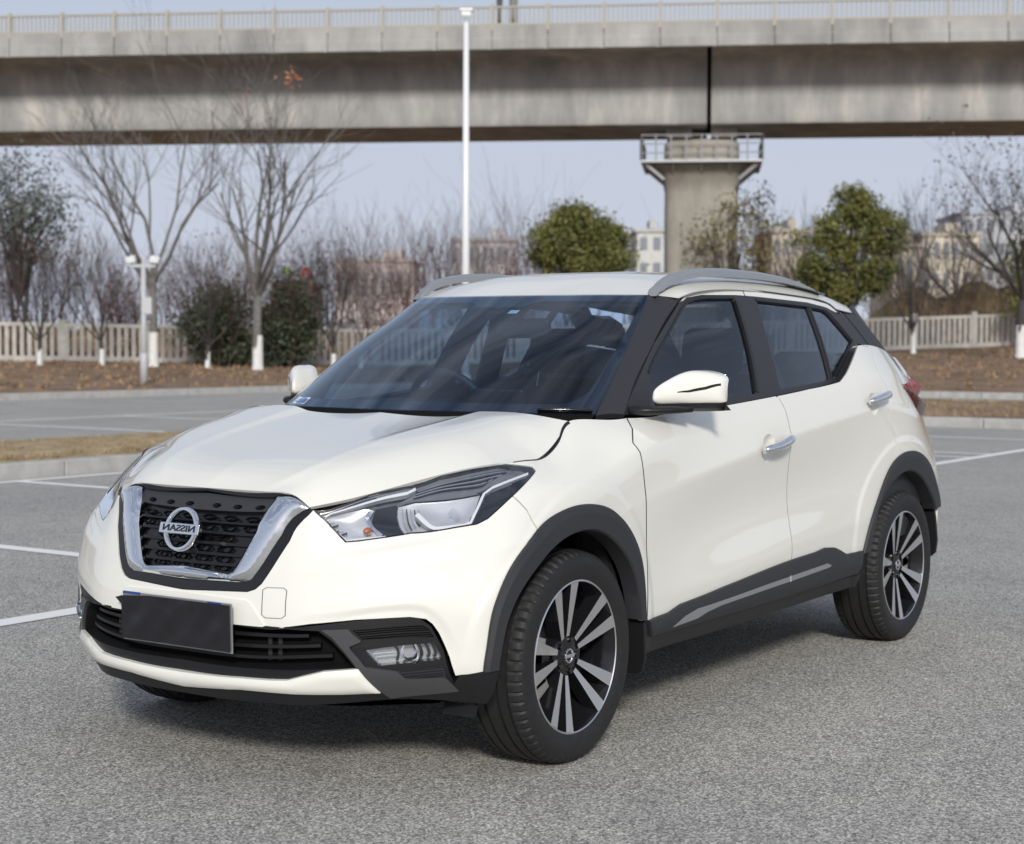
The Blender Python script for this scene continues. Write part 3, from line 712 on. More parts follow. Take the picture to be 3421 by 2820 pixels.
for x in (1510, 1640, 1680, 1715):
    pair_child(lambda p: ribbon('fog_fin', BODY, Z(8, (x-25, 180-(x-1510)*.1), (x, 215), (x-8, 262-(x-1510)*.1)), .008, GLOSSB, p, off=-.020, th=.02, castoff=0, smooth=True))
for y in (0, 1, 2):
    pair_child(lambda p: ribbon('fog_flute', BODY, Z(8, (1375, 218+y*17), (1505, 205+y*17)), .006, CHROME, p, off=-.028, th=.006, castoff=0))

# --- headlights
hlp = HL_LOW + HL_TOP
HLM = mat('headlight_bezel', (.26, .268, .29), .25, .5, .5)
HLB = panel('headlight', BODY, hlp, HLM, CAR, off=-.05, th=0, step=.025, gap=-.004, castoff=0, mode='pair')
pc = lambda fn: pair_child(fn, 'headlight')
pc(lambda p: panel('lens', BODY, hlp, LENS, p, off=.001, th=.0, step=.025, gap=.002, castoff=0))
pc(lambda p: panel('headlight_rim', BODY, hlp, GLOSSB, p, off=-.001, th=.05, step=.02, gap=.001, castoff=0, holes=[inset(resample(fillet(to_uv(BODY, hlp, 0), 0), .02), .0045)]))
REFL = mat('headlight_reflector', (.78, .79, .81), .30, .55); DRL = mat('white_light_guide', (.84, .86, .88), .18, 0, .6)
SILV = mat('silver_bezel', (.50, .51, .53), .28, .7)
pc(lambda p: panel('turn_signal_reflector', BODY, Z(2, (290,545),(330,528),(560,470),(622,480),(588,530),(592,580),(640,625),(688,662),(440,690)), REFL, p, off=-.034, th=.02, step=.015, gap=.001, castoff=-.02, dome=(-.010, .05)))
pc(lambda p: panel('projector_housing', BODY, Z(2, (625,480),(760,450),(775,470),(762,520),(775,580),(808,638),(690,655),(640,618),(600,560)), GLOSSB, p, off=-.026, th=.02, step=.015, gap=.001, castoff=-.02))
pc(lambda p: panel('low_beam_reflector', BODY, Z(2, (768,455),(880,425),(1310,372),(1265,500),(1232,565),(1005,600),(890,512),(975,612),(815,635),(780,580),(765,520)), REFL, p, off=-.036, th=.015, step=.015, gap=.001, castoff=-.02, dome=(-.012, .06)))
pc(lambda p: panel('dark_lower_bezel', BODY, Z(2, (1345,385),(1590,285),(1500,395),(1350,535),(1262,578),(1290,500)), GLOSSB, p, off=-.028, th=.01, step=.015, gap=.001, castoff=-.02))
pc(lambda p: panel('upper_bezel', BODY, Z(2, (900,370),(1050,320),(1260,270),(1560,225),(1600,245),(1370,335),(1310,368),(880,420),(770,445)), HLM, p, off=-.020, th=.01, step=.015, gap=.001, castoff=-.015))
pc(lambda p: panel('top_strip', BODY, Z(2, (600,397),(890,340),(1045,280),(1255,228),(1440,210),(1540,217),(1260,262),(1050,312),(890,362),(640,412)), SILV, p, off=-.018, th=.01, step=.015, gap=.001, castoff=-.012))
pc(lambda p: ribbon('light_guide', BODY, Z(2, (890,516),(985,600),(1010,608),(1200,588),(1240,570),(1275,500),(1325,385),(1380,345),(1610,255)), .010, DRL, p, off=-.010, th=.02, castoff=-.01))
pc(lambda p: ribbon('upper_light_guide', BODY, Z(2, (300,535),(340,512),(500,465),(700,408),(830,382),(885,354)), .011, DRL, p, off=-.010, th=.02, castoff=-.01))
pc(lambda p: ribbon('guide_edge', BODY, Z(2, (270,515),(500,440),(700,385),(880,345)), .004, SILV, p, off=-.012, th=.02, castoff=-.01))
for k in range(6):
    pc(lambda p: ribbon('bezel_rib', BODY, Z(2, (900-6*k, 372+9*k), (1060, 322+9*k), (1300, 268+14*k), (1500-30*k, 236+14*k)), .0035, GLOSSB if k % 2 else SILV, p, off=-.015, th=.008, castoff=-.015, smooth=True))
pc(lambda p: ribbon('bezel_edge', BODY, Z(2, (285,548),(360,625),(440,687),(690,660)), .006, DRL, p, off=-.012, th=.02, castoff=-.01))
for k in range(4):
    pc(lambda p: ribbon('reflector_step', BODY, Z(2, (322+28*k, 572+26*k), (360+28*k, 560+26*k)), .006, GLOSSB if k % 2 else CHROME, p, off=-.016, th=.01, castoff=-.015))
for k in range(5):
    pc(lambda p: ribbon('reflector_flute', BODY, Z(2, (800+26*k, 470+2*k), (812+26*k, 560-4*k), (835+26*k, 620-14*k)), .0025, GREYP if k % 2 else CHROME, p, off=-.030, th=.006, castoff=-.02, smooth=True))
pc(lambda p: ribbon('chrome_flash', BODY, Z(2, (590,490),(572,530),(600,590),(665,650)), .008, CHROME, p, off=-.020, th=.01, castoff=-.015, smooth=True))
def bulb(p):
    c = BODY.off(to_uv(BODY, Z(2, (572, 605)), 0), -.022)[0][0]; bm = bmesh.new()
    bmesh.ops.create_uvsphere(bm, u_segments=16, v_segments=10, radius=.011, matrix=Matrix.Translation(c)@Matrix.Diagonal((1.3, 1, 1, 1)))
    return bm_obj('amber_bulb', bm, mat('amber_glass', (.50, .13, .02), .12, 0, .5), p, True)
pc(bulb)
def proj_ring(p):
    c = Vector(BODY.off(to_uv(BODY, Z(2, (1150, 470)), 0), -.040)[0][0]); bm = bmesh.new()
    add_lathe(bm, [(-.010, .022), (-.014, .019), (-.006, .012), (-.012, .004)], 24, 'x', c); return bm_obj('high_beam_bulb', bm, LENS, p, True)
pc(proj_ring)

# --- side cladding, sills, arches
CL_T = Z(4, (119,1192),(250,1140),(285,1115),(330,1085),(600,977),(1035,805),(1190,755),(1250,727),(1305,725),(1340,742),(1385,770),(1488,745))
clad = CL_T + Z(4, (1478,830),(1452,888),(1035,1022),(128,1292))
panel('side_cladding', BODY, clad, TRIMB, CAR, off=.012, th=.02, mode='pair', step=.02, gap=0, castoff=0, dome=(.006, .015))
panel('side_sill', BODY, Z(4, (95,1190),(116,1200),(128,1300),(1035,1030),(1482,893),(1450,985),(1380,1012),(1230,1052),(80,1420)), BLACKP, CAR, off=.003, th=.05, mode='pair', step=.02, gap=0, castoff=0)
strip = Z(4, (280,1236),(360,1165),(440,1117),(1030,912),(1270,828),(1298,840),(1283,853),(1040,940),(600,1092),(505,1136),(440,1178))
panel('silver_strip', BODY, strip, STRIPM, CAR, off=.019, th=.006, mode='pair', step=.015, gap=0, castoff=.017)
ribbon('strip_joint', BODY, Z(4, (1032,905),(1035,942)), .006, mat('white_gap', (.6, .6, .58), .4), CAR, off=.0205, th=.002, mode='pair', castoff=.017)
ARF_I = [(302,1070),(330,860),(380,700),(450,560),(560,410),(660,300),(760,240),(860,220),(950,245),(1030,320),(1100,430),(1143,560),(1160,690),(1168,770)]
ARR_I = [(1535,745),(1570,560),(1600,440),(1650,350),(1720,265),(1790,232),(1850,258),(1900,330),(1935,410),(1955,480)]
def arch_trim(outer, inner, zi):
    n = 90
    O = resample(outer, .01, False); O = O[np.linspace(0, len(O)-1, n).round().astype(int)]
    I = resample(soft(arch_uv(zi, inner), 5), .01, False); I = I[np.linspace(0, len(I)-1, n).round().astype(int)]
    rows = []
    for f, o in ((0, -.01), (0, .006), (.06, .011), (.33, .015), (.37, .0145), (.94, .010), (1.0, .004), (1.02, -.05)):
        rows.append(BODY.off(O+(I-O)*f, o)[0])
    V = np.concatenate(rows); F = []
    for r in range(len(rows)-1):
        for i in range(n-1): F.append((r*n+i, r*n+i+1, (r+1)*n+i+1, (r+1)*n+i))
    for i0 in (0, n-1):
        F.append(tuple(r*n+i0 for r in range(len(rows))))
    ob = mesh_obj('wheel_arch_trim', V, F, TRIMB, CAR)
    bm = bmesh.new(); bm.from_mesh(ob.data); bmesh.ops.recalc_face_normals(bm, faces=bm.faces[:]); bm.to_mesh(ob.data); bm.free(); set_autosmooth(ob, .35)
    mirror_copy(ob, CAR)
arch_trim(AF, ARF_I, 3); arch_trim(AR, ARR_I, 4)
# wheel wells: half drums open to the outside
for x0, r in ((-.03, .40), (2.56, .42)):
    for sg in (-1, 1):
        bm = bmesh.new(); n = 24; rings = []
        for y in (.80, .50):
            rings.append([bm.verts.new((x0+r*1.0*math.cos(math.pi*k/n), sg*y, .33+r*math.sin(math.pi*k/n))) for k in range(n+1)])
        for k in range(n): bm.faces.new((rings[0][k], rings[0][k+1], rings[1][k+1], rings[1][k]))
        bm.faces.new(rings[1]); bm_obj('wheel_well', bm, noisy('wheel_well_liner', (.012, .012, .013), (.03, .03, .03), 40, .8), CAR, True)
# mudflaps
def mudflap(pts, x, sg, nm='mudflap'):
    bm = bmesh.new(); t = .012; A = [bm.verts.new((x+dx, sg*y, z)) for y, z, dx in pts]; B = [bm.verts.new((x+dx+t, sg*y, z)) for y, z, dx in pts]; n = len(pts)
    bm.faces.new(A); bm.faces.new(B[::-1])
    for k in range(n): bm.faces.new((A[k], A[(k+1) % n], B[(k+1) % n], B[k]))
    bm_obj(nm, bm, BLACKP, CAR, bevel=.004)
for sg in (-1, 1):
    mudflap([(.60, .40, 0), (.865, .43, 0), (.872, .36, 0), (.868, .26, .01), (.855, .215, .015), (.83, .205, .015), (.62, .215, .015)], .375, sg)
    mudflap([(.60, .55, .0), (.845, .575, .0), (.86, .50, .0), (.868, .40, .0), (.862, .345, .0), (.84, .325, .0), (.62, .335, .0)], 2.975, sg)
# ------------------------------------------------------------------ glasshouse
def roof_panel():
    P = np.array([(0, 0), (ROOF.u1, 0), (ROOF.u1, ROOF.v1), (0, ROOF.v1)])
    V, F, Nn = panel_geo(ROOF, [resample(P, .02)], 0.0, .003, .03)
    n = len(V); V = np.concatenate([V, V*[1, -1, 1]]); Nn = np.concatenate([Nn, Nn*[1, -1, 1]]); F = F+[tuple(i+n for i in f[::-1]) for f in F]
    Nn[np.abs(V[:, 1]) < 1e-4, 1] = 0
    return mesh_obj('roof', V, F, PAINT, CAR, normals=Nn)
roof_panel()
HLIN = mat('headliner', (.30, .30, .29), .9)
g = np.array([(u, v) for u in np.linspace(.08, ROOF.u1-.1, 14) for v in np.linspace(0, ROOF.v1-.02, 8)]); p, _ = ROOF.off(g, -.03)
F = [(i*8+j, i*8+j+1, i*8+j+9, i*8+j+8) for i in range(13) for j in range(7)]; V = np.concatenate([p, p*[1, -1, 1]])
mesh_obj('headliner', V, F+[tuple(q+len(p) for q in f) for f in F], HLIN, CAR)
# windscreen: glass with a printed black border under it
u1, v1 = float(WSC.tu[-2])+.006, WSC.v1
panel('windscreen', WSC, UV((0, 0), (u1, 0), (u1, v1), (0, v1)), GLASSW, CAR, off=.001, th=.0, mode='sym', gap=0, step=.03)
FRIT = mat('glass_border', (.010, .011, .014), .06, 0, .3)
panel('windscreen_border', WSC, UV((0, 0), (u1, 0), (u1, v1), (0, v1)), FRIT, CAR, off=-.003, th=.004, mode='sym', gap=0, step=.03,
      holes=[fillet(np.array([(0, .055), (u1-.095, .055), (u1-.050, .12), (u1-.022, v1-.10), (u1-.028, v1-.048), (.15, v1-.042), (.11, v1-.085), (0, v1-.085)]), .03)])
# A pillar in satin black
panel('a_pillar', APIL, UV((0, 0), ('max', 0), ('max', 'max'), (0, 'max')), PILLB, CAR, off=.003, th=.02, mode='pair', step=.02, gap=.001)
# side windows
G1 = Z(6, (440,852),(440,640),(470,560),(620,292),(650,262),(690,247),(740,241),(888,240),(903,258),(1016,738),(1010,752),(830,792),(600,830))
G2 = Z(6, (1016,251),(1293,286),(1414,672),(1405,680),(1150,728),(1140,716),(1080,480))
G3 = Z(6, (1312,291),(1378,304),(1408,326),(1531,470),(1442,656),(1426,664))
TRIM = Z(6, (314,868),(322,800),(460,484),(598,258),(640,236),(720,221),(905,222),(1010,230),(1290,262),(1392,288),(1440,312),(1485,318),(1625,497),(1566,485),(1503,640),(1466,690),(1430,700),(1100,770),(820,824),(450,876))
WT = panel('window_surround', SIDE, TRIM, PILLB, CAR, off=.0, th=.02, step=.02, gap=.001, holes=[G1, G2, G3]); mirror_copy(WT, CAR)
DTOP = Z(6, (612,240),(640,207),(700,187),(760,182),(950,193),(1300,240),(1400,268),(1440,298),(1475,318),(1440,312),(1392,287),(1290,261),(1010,229),(905,221),(720,220),(640,235),(616,254))
panel('door_frame', SIDE, DTOP, PAINT, CAR, off=.001, th=.02, mode='pair', step=.02, gap=.001)
ribbon('drip_seal', SIDE, Z(6, (600,236),(640,202),(700,183),(760,178),(950,189),(1300,236),(1402,264),(1448,300),(1468,318)), .007, RUB, CAR, off=.004, th=.02, mode='pair', smooth=True)
ribbon('frame_seam', SIDE, Z(6, (940,191),(955,226)), .004, RUB, CAR, off=.002, th=.01, mode='pair')
wn_near = WT; wn_far = bpy.data.objects['window_surround.001']
for gl, nm in ((G1, 'window_glass'), (G2, 'window_glass'), (G3, 'window_glass')):
    q = panel(nm, SIDE, gl, GLASSS, wn_near, off=-.008, th=.0, step=.03, gap=-.004, castoff=0); mirror_copy(q, wn_far)
for pts, w in ((Z(6, (432,640),(465,560),(614,290),(646,256),(690,241),(740,235),(893,235)), .009), (Z(6, (905,250),(1020,745)), .016), (Z(6, (1012,246),(1296,280),(1388,300),(1416,324),(1538,470),(1446,660)), .010), (Z(6, (1302,288),(1421,668)), .014)):
    q = ribbon('window_seal', SIDE, pts, w, RUB, wn_near, off=.003, th=.012, castoff=0); mirror_copy(q, wn_far)
panel('d_pillar', SIDE, Z(6, (1490,320),(1532,320),(1580,352),(1650,430),(1724,530),(1700,520),(1628,497)), PILLB, CAR, off=.002, th=.03, mode='pair', step=.02, gap=.002)
# rear glass, tail
bm = bmesh.new()
for y0, y1 in ((-.56, .56),):
    v = [bm.verts.new(c) for c in ((2.86, -.50, 1.44), (2.86, .50, 1.44), (3.22, .56, 1.16), (3.22, -.56, 1.16))]; bm.faces.new(v)
bm_obj('rear_window', bm, GLASSS, CAR)
for sg in (-1, 1):
    bm = bmesh.new(); A = [(2.74, .56, 1.41), (2.86, .50, 1.445), (3.24, .56, 1.165), (3.05, .63, 1.20), (2.84, .66, 1.23)]
    va = [bm.verts.new((x, sg*y, z)) for x, y, z in A]; vb = [bm.verts.new((x-.03, sg*(y-.03), z-.03)) for x, y, z in A]; bm.faces.new(va); bm.faces.new(vb[::-1])
    for k in range(5): bm.faces.new((va[k], va[(k+1) % 5], vb[(k+1) % 5], vb[k]))
    bm_obj('rear_pillar', bm, PILLB, CAR)
# tail lamps
RED = mat('red_lamp', (.30, .003, .006), .16, 0, 0, .25); DRED = mat('dark_red_lamp', (.07, .010, .008), .18, 0, 0, .25)
TLr = Z(6, (1800,706),(1842,682),(1828,640),(1832,634)) + XYZ((3.0, -.72, 1.125), (3.15, -.68, 1.105), (3.28, -.58, 1.10), (3.30, -.57, 1.03), (3.12, -.70, 1.03)) + Z(6, (1872,760),)
TL = panel('tail_lamp', BODY, TLr, RED, CAR, off=.002, th=.02, mode='pair', step=.012, gap=0, castoff=0, dome=(.055, .08))
panel('lower_tail_lamp', BODY, Z(6, (1808,716),(1868,762)) + XYZ((3.05, -.725, 1.035), (3.22, -.62, 1.0), (3.2, -.66, .95), (3.02, -.775, .95)) + Z(6, (1880,832)), DRED, CAR, off=.004, th=.02, mode='pair', step=.015, gap=0, castoff=0, dome=(.034, .06))
# door handles with a scooped cup
CUPM = PAINT
def handle(door_near, door_far, c, a, b, circ):
    pa, na = BODY.off(to_uv(BODY, Z(6, a, b, c), 0), 0); A, B = Vector(pa[0]), Vector(pa[1]); n = Vector(na[2])
    bm = bmesh.new(); m = 9; pts, rad = [], []
    for i in range(m):
        t = i/(m-1); pts.append(A.lerp(B, t)+n*(.012+.028*math.sin(math.pi*(.12+.76*t)))); rad.append(.0175*(.78+.32*t)*(1 if 0 < i < m-1 else .75))
    add_tube(bm, pts, rad, 12); h = bm_obj('door_handle', bm, CHROME, door_near, True); mirror_copy(h, door_far)
    q = panel('handle_cup', BODY, circ, PAINT, door_near, off=-.0004, th=.001, step=.008, gap=-.0022, dome=(-.020, .045)); mirror_copy(q, door_far)
handle(FD, FDM, (1083,1030), (1032,1056), (1178,990), CUPF); handle(RD, RDM, (1652,800), (1604,806), (1706,764), CUPR)
# roof rails
def rail(sg):
    P = [(1.005, 1.440, .004), (1.03, 1.472, .018), (1.08, 1.500, .026), (1.17, 1.527, .030), (1.32, 1.547, .032), (1.5, 1.5555, .034), (1.8, 1.5525, .032), (2.05, 1.540, .028), (2.22, 1.522, .022), (2.36, 1.499, .010), (2.44, 1.482, .002)]
    t = np.array([p[0] for p in P]); xs = np.linspace(t[0], t[-1], 70); zt = np.interp(xs, t, [p[1] for p in P])
    k = np.ones(5)/5; zt = np.concatenate([zt[:2], np.convolve(zt, k, 'same')[2:-2], zt[-2:]]); hh = np.interp(xs, t, [p[2] for p in P])
    bm = bmesh.new(); rings = []
    for x, z, h in zip(xs, zt, hh):
        yc = .535 + .010*min(1, max(0, (x-1)/.4)) - .018*max(0, (x-2.0)/.6); w = .021
        prof = [(-w, -h), (-w*.95, -.006), (-w*.6, 0), (w*.3, -.001), (w, -.010), (w*1.15, -h)]
        if x < 1.3: yc -= .010*(1.3-x)/.3
        rings.append([bm.verts.new((x, sg*(yc+a), z+b)) for a, b in prof])
    for a, b in zip(rings, rings[1:]):
        for i in range(6): bm.faces.new((a[i], a[(i+1) % 6], b[(i+1) % 6], b[i]))
    bm.faces.new(rings[0]); bm.faces.new(rings[-1])
    o = bm_obj('roof_rail', bm, RAILM, CAR); set_autosmooth(o, .5)
rail(-1); rail(1)
# door mirrors
def door_mirror():
    ys = [.770,.785,.815,.86,.90,.935,.957,.961]; xf = [.60,.57,.592,.632,.676,.708,.730,.742]; xb = [.68,.71,.745,.785,.80,.79,.768,.76]
    zt = [1.100,1.122,1.152,1.177,1.175,1.166,1.154,1.148]; zb = [1.078,1.068,1.064,1.064,1.066,1.069,1.073,1.076]
    rows = []
    for y, a, b, t, q in zip(ys, xf, xb, zt, zb):
        ring = []
        for k in range(17):
            an = math.pi+2*math.pi*k/16; c, s = math.cos(an), math.sin(an); e = 2/4.2
            X = (a+b)/2-abs(c)**e*(1 if c > 0 else -1)*(b-a)/2; Zz = (t+q)/2-abs(s)**e*(1 if s > 0 else -1)*(t-q)/2*(1 if s > 0 or c > 0 else 1)
            if s < 0: X += (1-max(0, c))*0 + .012*(-s)
            ring.append((X, -y, Zz))
        rows.append(ring)
    ch = Chart(rows, step=.008)
    pp, nn = ch.pn(np.array([[ch.u1*.5, ch.v1*.5]])); ch.sgn *= 1 if (pp[0]-np.array([.66, -.86, 1.12]))@nn[0] > 0 else -1
    nu, nv = 40, 64; uv = np.array([(ch.u1*i/nu, ch.v1*j/nv) for i in range(nu+1) for j in range(nv+1)]); V, _ = ch.pn(uv)
    F = [(i*(nv+1)+j, i*(nv+1)+j+1, (i+1)*(nv+1)+j+1, (i+1)*(nv+1)+j) for i in range(nu) for j in range(nv)]
    F += [tuple(range(nv)), tuple(nu*(nv+1)+j for j in range(nv))]
    o = mesh_obj('door_mirror', V, F, PAINT, CAR); bm = bmesh.new(); bm.from_mesh(o.data); bmesh.ops.remove_doubles(bm, verts=bm.verts[:], dist=1e-5); bmesh.ops.recalc_face_normals(bm, faces=bm.faces[:]); bm.to_mesh(o.data); bm.free(); o.data.shade_smooth(); set_autosmooth(o, .9)
    far = mirror_copy(o, CAR)
    def add(q): q.parent = o; mirror_copy(q, far)
    add(ribbon('indicator_strip', ch, Z(6, (588,746),(650,741),(740,724),(824,704)), [.002, .006, .007, .007], GLOSSB, o, off=.001, th=.004))
    bm = bmesh.new(); rows = []
    for y, a, b, t, q in zip(ys, xf, xb, zb, zb):
        k = min(1, (y-.755)/.05)*min(1, (.975-y)/.05)
        rows.append([bm.verts.new((x, -y*.998, z)) for x, z in ((a+.012, t+.012), (a+.016, t-.012), (a+.05, 1.046-.004*k), (b-.02, 1.046), (b-.004, t-.004), (b-.006, t+.012))])
    for A, B in zip(rows, rows[1:]):
        for i in range(6): bm.faces.new((A[i], A[(i+1) % 6], B[(i+1) % 6], B[i]))
    bm.faces.new(rows[0]); bm.faces.new(rows[-1]); q = bm_obj('mirror_base', bm, BLACKP, o, True); set_autosmooth(q, .8); add(q)
    bm = bmesh.new(); pts = [(.50, -.735, 1.045), (.545, -.79, 1.047), (.60, -.84, 1.05), (.66, -.88, 1.052)]
    for A in pts: pass
    add_tube(bm, pts, [.024, .021, .02, .016], 10)
    for v in bm.verts: v.co.z = 1.047+(v.co.z-1.047)*.65
    q = bm_obj('mirror_arm', bm, BLACKP, o, True); add(q)
door_mirror()
# wipers and stickers
def wiper(y0, y1):
    bm = bmesh.new(); s = 1 if y0 > 0 else -1; ys = np.linspace(y0, y1, 12); pts = []
    for y in ys:
        uu = min(WSC.u1-.01, abs(y)*1.02); pts.append(WSC.off(np.array([[uu, .012]]), .006)[0][0]*[1, -1 if y > 0 else 1, 1])
    add_tube(bm, pts, .007, 6); bm_obj('wiper', bm, GLOSSB, CAR, True)
wiper(-.47, -.615)
STK = mat('white_sticker', (.75, .77, .80), .4); STB = mat('blue_print', (.08, .14, .42), .4)
def sticker(u0, u1_, v0, v1_, m, o, nm='windscreen_sticker', sg=-1):
    g = np.array([(u0, v0), (u1_, v0), (u1_, v1_), (u0, v1_)]); p, _ = WSC.off(g, o); p[:, 1] *= sg; mesh_obj(nm, p, [(0, 1, 2, 3)], m, CAR, smooth=False)
sticker(.425, .525, .010, .052, STK, .002); sticker(.432, .462, .016, .042, STB, .003); sticker(.472, .515, .022, .026, STB, .003); sticker(.472, .505, .034, .037, STB, .003)
sticker(.07, .11, v1-.13, v1-.105, mat('pale_tag', (.62, .70, .68), .5), -.006, 'windscreen_tag', 1)
# cowl under the windscreen
g = np.array([(u, v) for u in np.linspace(0, u1, 20) for v in (0, .04)]); p, _ = WSC.off(g, -.004); q = p.copy(); q[:, 0] -= .10; q[:, 2] -= .06
V = np.concatenate([p[::2], q[::2]]); F = [(i, i+1, 21+i, 20+i) for i in range(19)]; V2 = V*[1, -1, 1]
mesh_obj('cowl', np.concatenate([V, V2]), F+[tuple(k+40 for k in f) for f in F], DARK, CAR)

# ------------------------------------------------------------------ interior
CLOTH = noisy('dark_seat_cloth', (.014, .015, .018), (.022, .023, .027), 60, .85); DASH = mat('dash_plastic', (.016, .017, .02), .6)
def rbox(name, c, s, m, parent, rot=None, bev=.04, taper=1.0):
    bm = bmesh.new(); add_box(bm, c, s, rot, taper); return bm_obj(name, bm, m, parent, bevel=bev, seg=4)
def seat(x, y):
    R = Matrix.Rotation(.28, 3, 'Y')
    s = rbox('seat', (x, y, .60), (.52, .48, .18), CLOTH, CAR); rbox('seat_backrest', (x+.33, y, .815), (.14, .46, .56), CLOTH, s, R, .06, .82)
    h = rbox('headrest', (x+.455, y, 1.235), (.10, .26, .19), CLOTH, s, Matrix.Rotation(.16, 3, 'Y'), .045)
    bm = bmesh.new()
    for d in (-.07, .07): add_tube(bm, [(x+.40, y+d, 1.04), (x+.445, y+d, 1.20)], .006, 6)
    bm_obj('headrest_post', bm, CHROME, s)
seat(1.32, -.37); seat(1.32, .37)
rs = rbox('rear_seat', (2.10, 0, .60), (.50, 1.25, .2), CLOTH, CAR); rbox('seat_backrest', (2.46, 0, .86), (.14, 1.25, .56), CLOTH, rs, Matrix.Rotation(.35, 3, 'Y'), .05)
for y in (-.40, .40): rbox('headrest', (2.56, y, 1.17), (.09, .27, .13), CLOTH, rs, None, .04)
bm = bmesh.new(); n = 9
prof = [(.30, .985), (.46, 1.005), (.66, 1.015), (.80, 1.0), (.88, .95), (.90, .80), (.84, .55)]
rings = [[bm.verts.new((x-.10*abs(y)/.7*0, y, z-(.03*abs(y)/.72))) for y in np.linspace(-.74, .74, n)] for x, z in prof]
for a, b in zip(rings, rings[1:]):
    for k in range(n-1): bm.faces.new((a[k], a[k+1], b[k+1], b[k]))
db = bm_obj('dashboard', bm, DASH, CAR, True)
rbox('instrument_hood', (.76, .37, 1.025), (.20, .36, .06), DASH, db, None, .025); rbox('display_screen', (.80, 0, 1.03), (.03, .24, .14), GLOSSB, db, None, .01)
bm = bmesh.new(); Rw = Matrix.Rotation(-.40, 3, 'Y'); C0 = Vector((1.02, .37, .985)); pts = [C0+Rw@Vector((0, .185*math.cos(t), .185*math.sin(t))) for t in np.linspace(0, 2*math.pi, 41)]
add_tube(bm, pts, .016, 8, False)
for t in (math.pi*.05, math.pi*.95, math.pi*1.5): add_tube(bm, [C0, C0+Rw@Vector((0, .18*math.cos(t), .18*math.sin(t)))], .018, 6)
add_box(bm, C0, (.05, .13, .11), Rw); bm_obj('steering_wheel', bm, DASH, CAR, True)
bm = bmesh.new(); add_box(bm, (.97, 0, 1.322), (.03, .24, .075)); im = bm_obj('interior_mirror', bm, GLOSSB, CAR, bevel=.015, seg=3)
rbox('sensor_box', (.885, 0, 1.395), (.15, .13, .05), GLOSSB, im, Matrix.Rotation(-.45, 3, 'Y'), .015)
bm = bmesh.new(); add_tube(bm, [(.93, 0, 1.40), (.965, 0, 1.335)], .012, 6); bm_obj('mirror_stem', bm, GLOSSB, im)
for sg in (-1, 1): rbox('sun_visor', (1.06, sg*.35, 1.425), (.16, .36, .018), HLIN, CAR, Matrix.Rotation(-.25, 3, 'Y'), .006)
bm = bmesh.new(); add_tube(bm, [(1.70, .66, 1.30), (1.68, .655, 1.0), (1.66, .64, .75)], .02, 4); add_tube(bm, [(1.70, -.66, 1.30), (1.68, -.655, 1.0)], .02, 4); bm_obj('seat_belt', bm, mat('belt_webbing', (.10, .10, .10), .7), CAR)
bm = bmesh.new()
for sg in (-1, 1): add_tube(bm, [(1.60, sg*.53, 1.44), (1.66, sg*.60, 1.30), (1.70, sg*.70, 1.05)], [.04, .045, .05], 6)
bm_obj('b_pillar', bm, mat('pillar_lining', (.16, .16, .155), .8), CAR, True)
rbox('cabin_floor', (1.4, 0, .40), (2.6, 1.5, .06), DARK, CAR, None, .01); rbox('firewall', (.18, 0, .65), (.04, 1.5, .55), DARK, CAR, None, .005); rbox('load_cover', (2.95, 0, .95), (.6, 1.2, .04), DASH, CAR, None, .01)
def inner_skin(off=-.05):
    us = np.linspace(BODY.near((.35, -.86, .7))[0], BODY.near((2.9, -.85, .7))[0], 30); vs = np.linspace(.12, BODY.v1-.16, 8)
    g = np.array([(u, v) for u in us for v in vs]); p, _ = BODY.off(g, off); m = len(vs)
    F = [(i*m+j, i*m+j+1, (i+1)*m+j+1, (i+1)*m+j) for i in range(29) for j in range(m-1)]
    mirror_copy(mesh_obj('door_lining', p, F, DASH, CAR), CAR)
inner_skin()
# dark shell just under the painted skin, so gaps read dark
def shell(ch, off, us, vs, nm):
    g = np.array([(u, v) for u in us for v in vs]); p, _ = ch.off(g, off); m = len(vs); k = len(us)
    F = [(i*m+j, i*m+j+1, (i+1)*m+j+1, (i+1)*m+j) for i in range(k-1) for j in range(m-1)]; V = np.concatenate([p, p*[1, -1, 1]])
    mesh_obj(nm, V, F+[tuple(q+len(p) for q in f) for f in F], DARK, CAR)
uA = BODY.near((-.30, -.82, .8))[0]; uB = BODY.near((.42, -.86, .8))[0]
shell(BODY, -.022, np.linspace(uA, BODY.near((.5, -.86, .8))[0], 24), np.linspace(vz(.55)+.26, BODY.v1-.01, 5), 'inner_wing')
shell(HOOD, -.02, np.linspace(.03, HOOD.u1-.01, 16), np.linspace(0, HOOD.v1, 10), 'hood_liner')
shell(BODY, -.055, np.linspace(0, BODY.near((-.45, -.80, .6))[0], 20), np.linspace(.01, BODY.v1, 10), 'front_carrier')
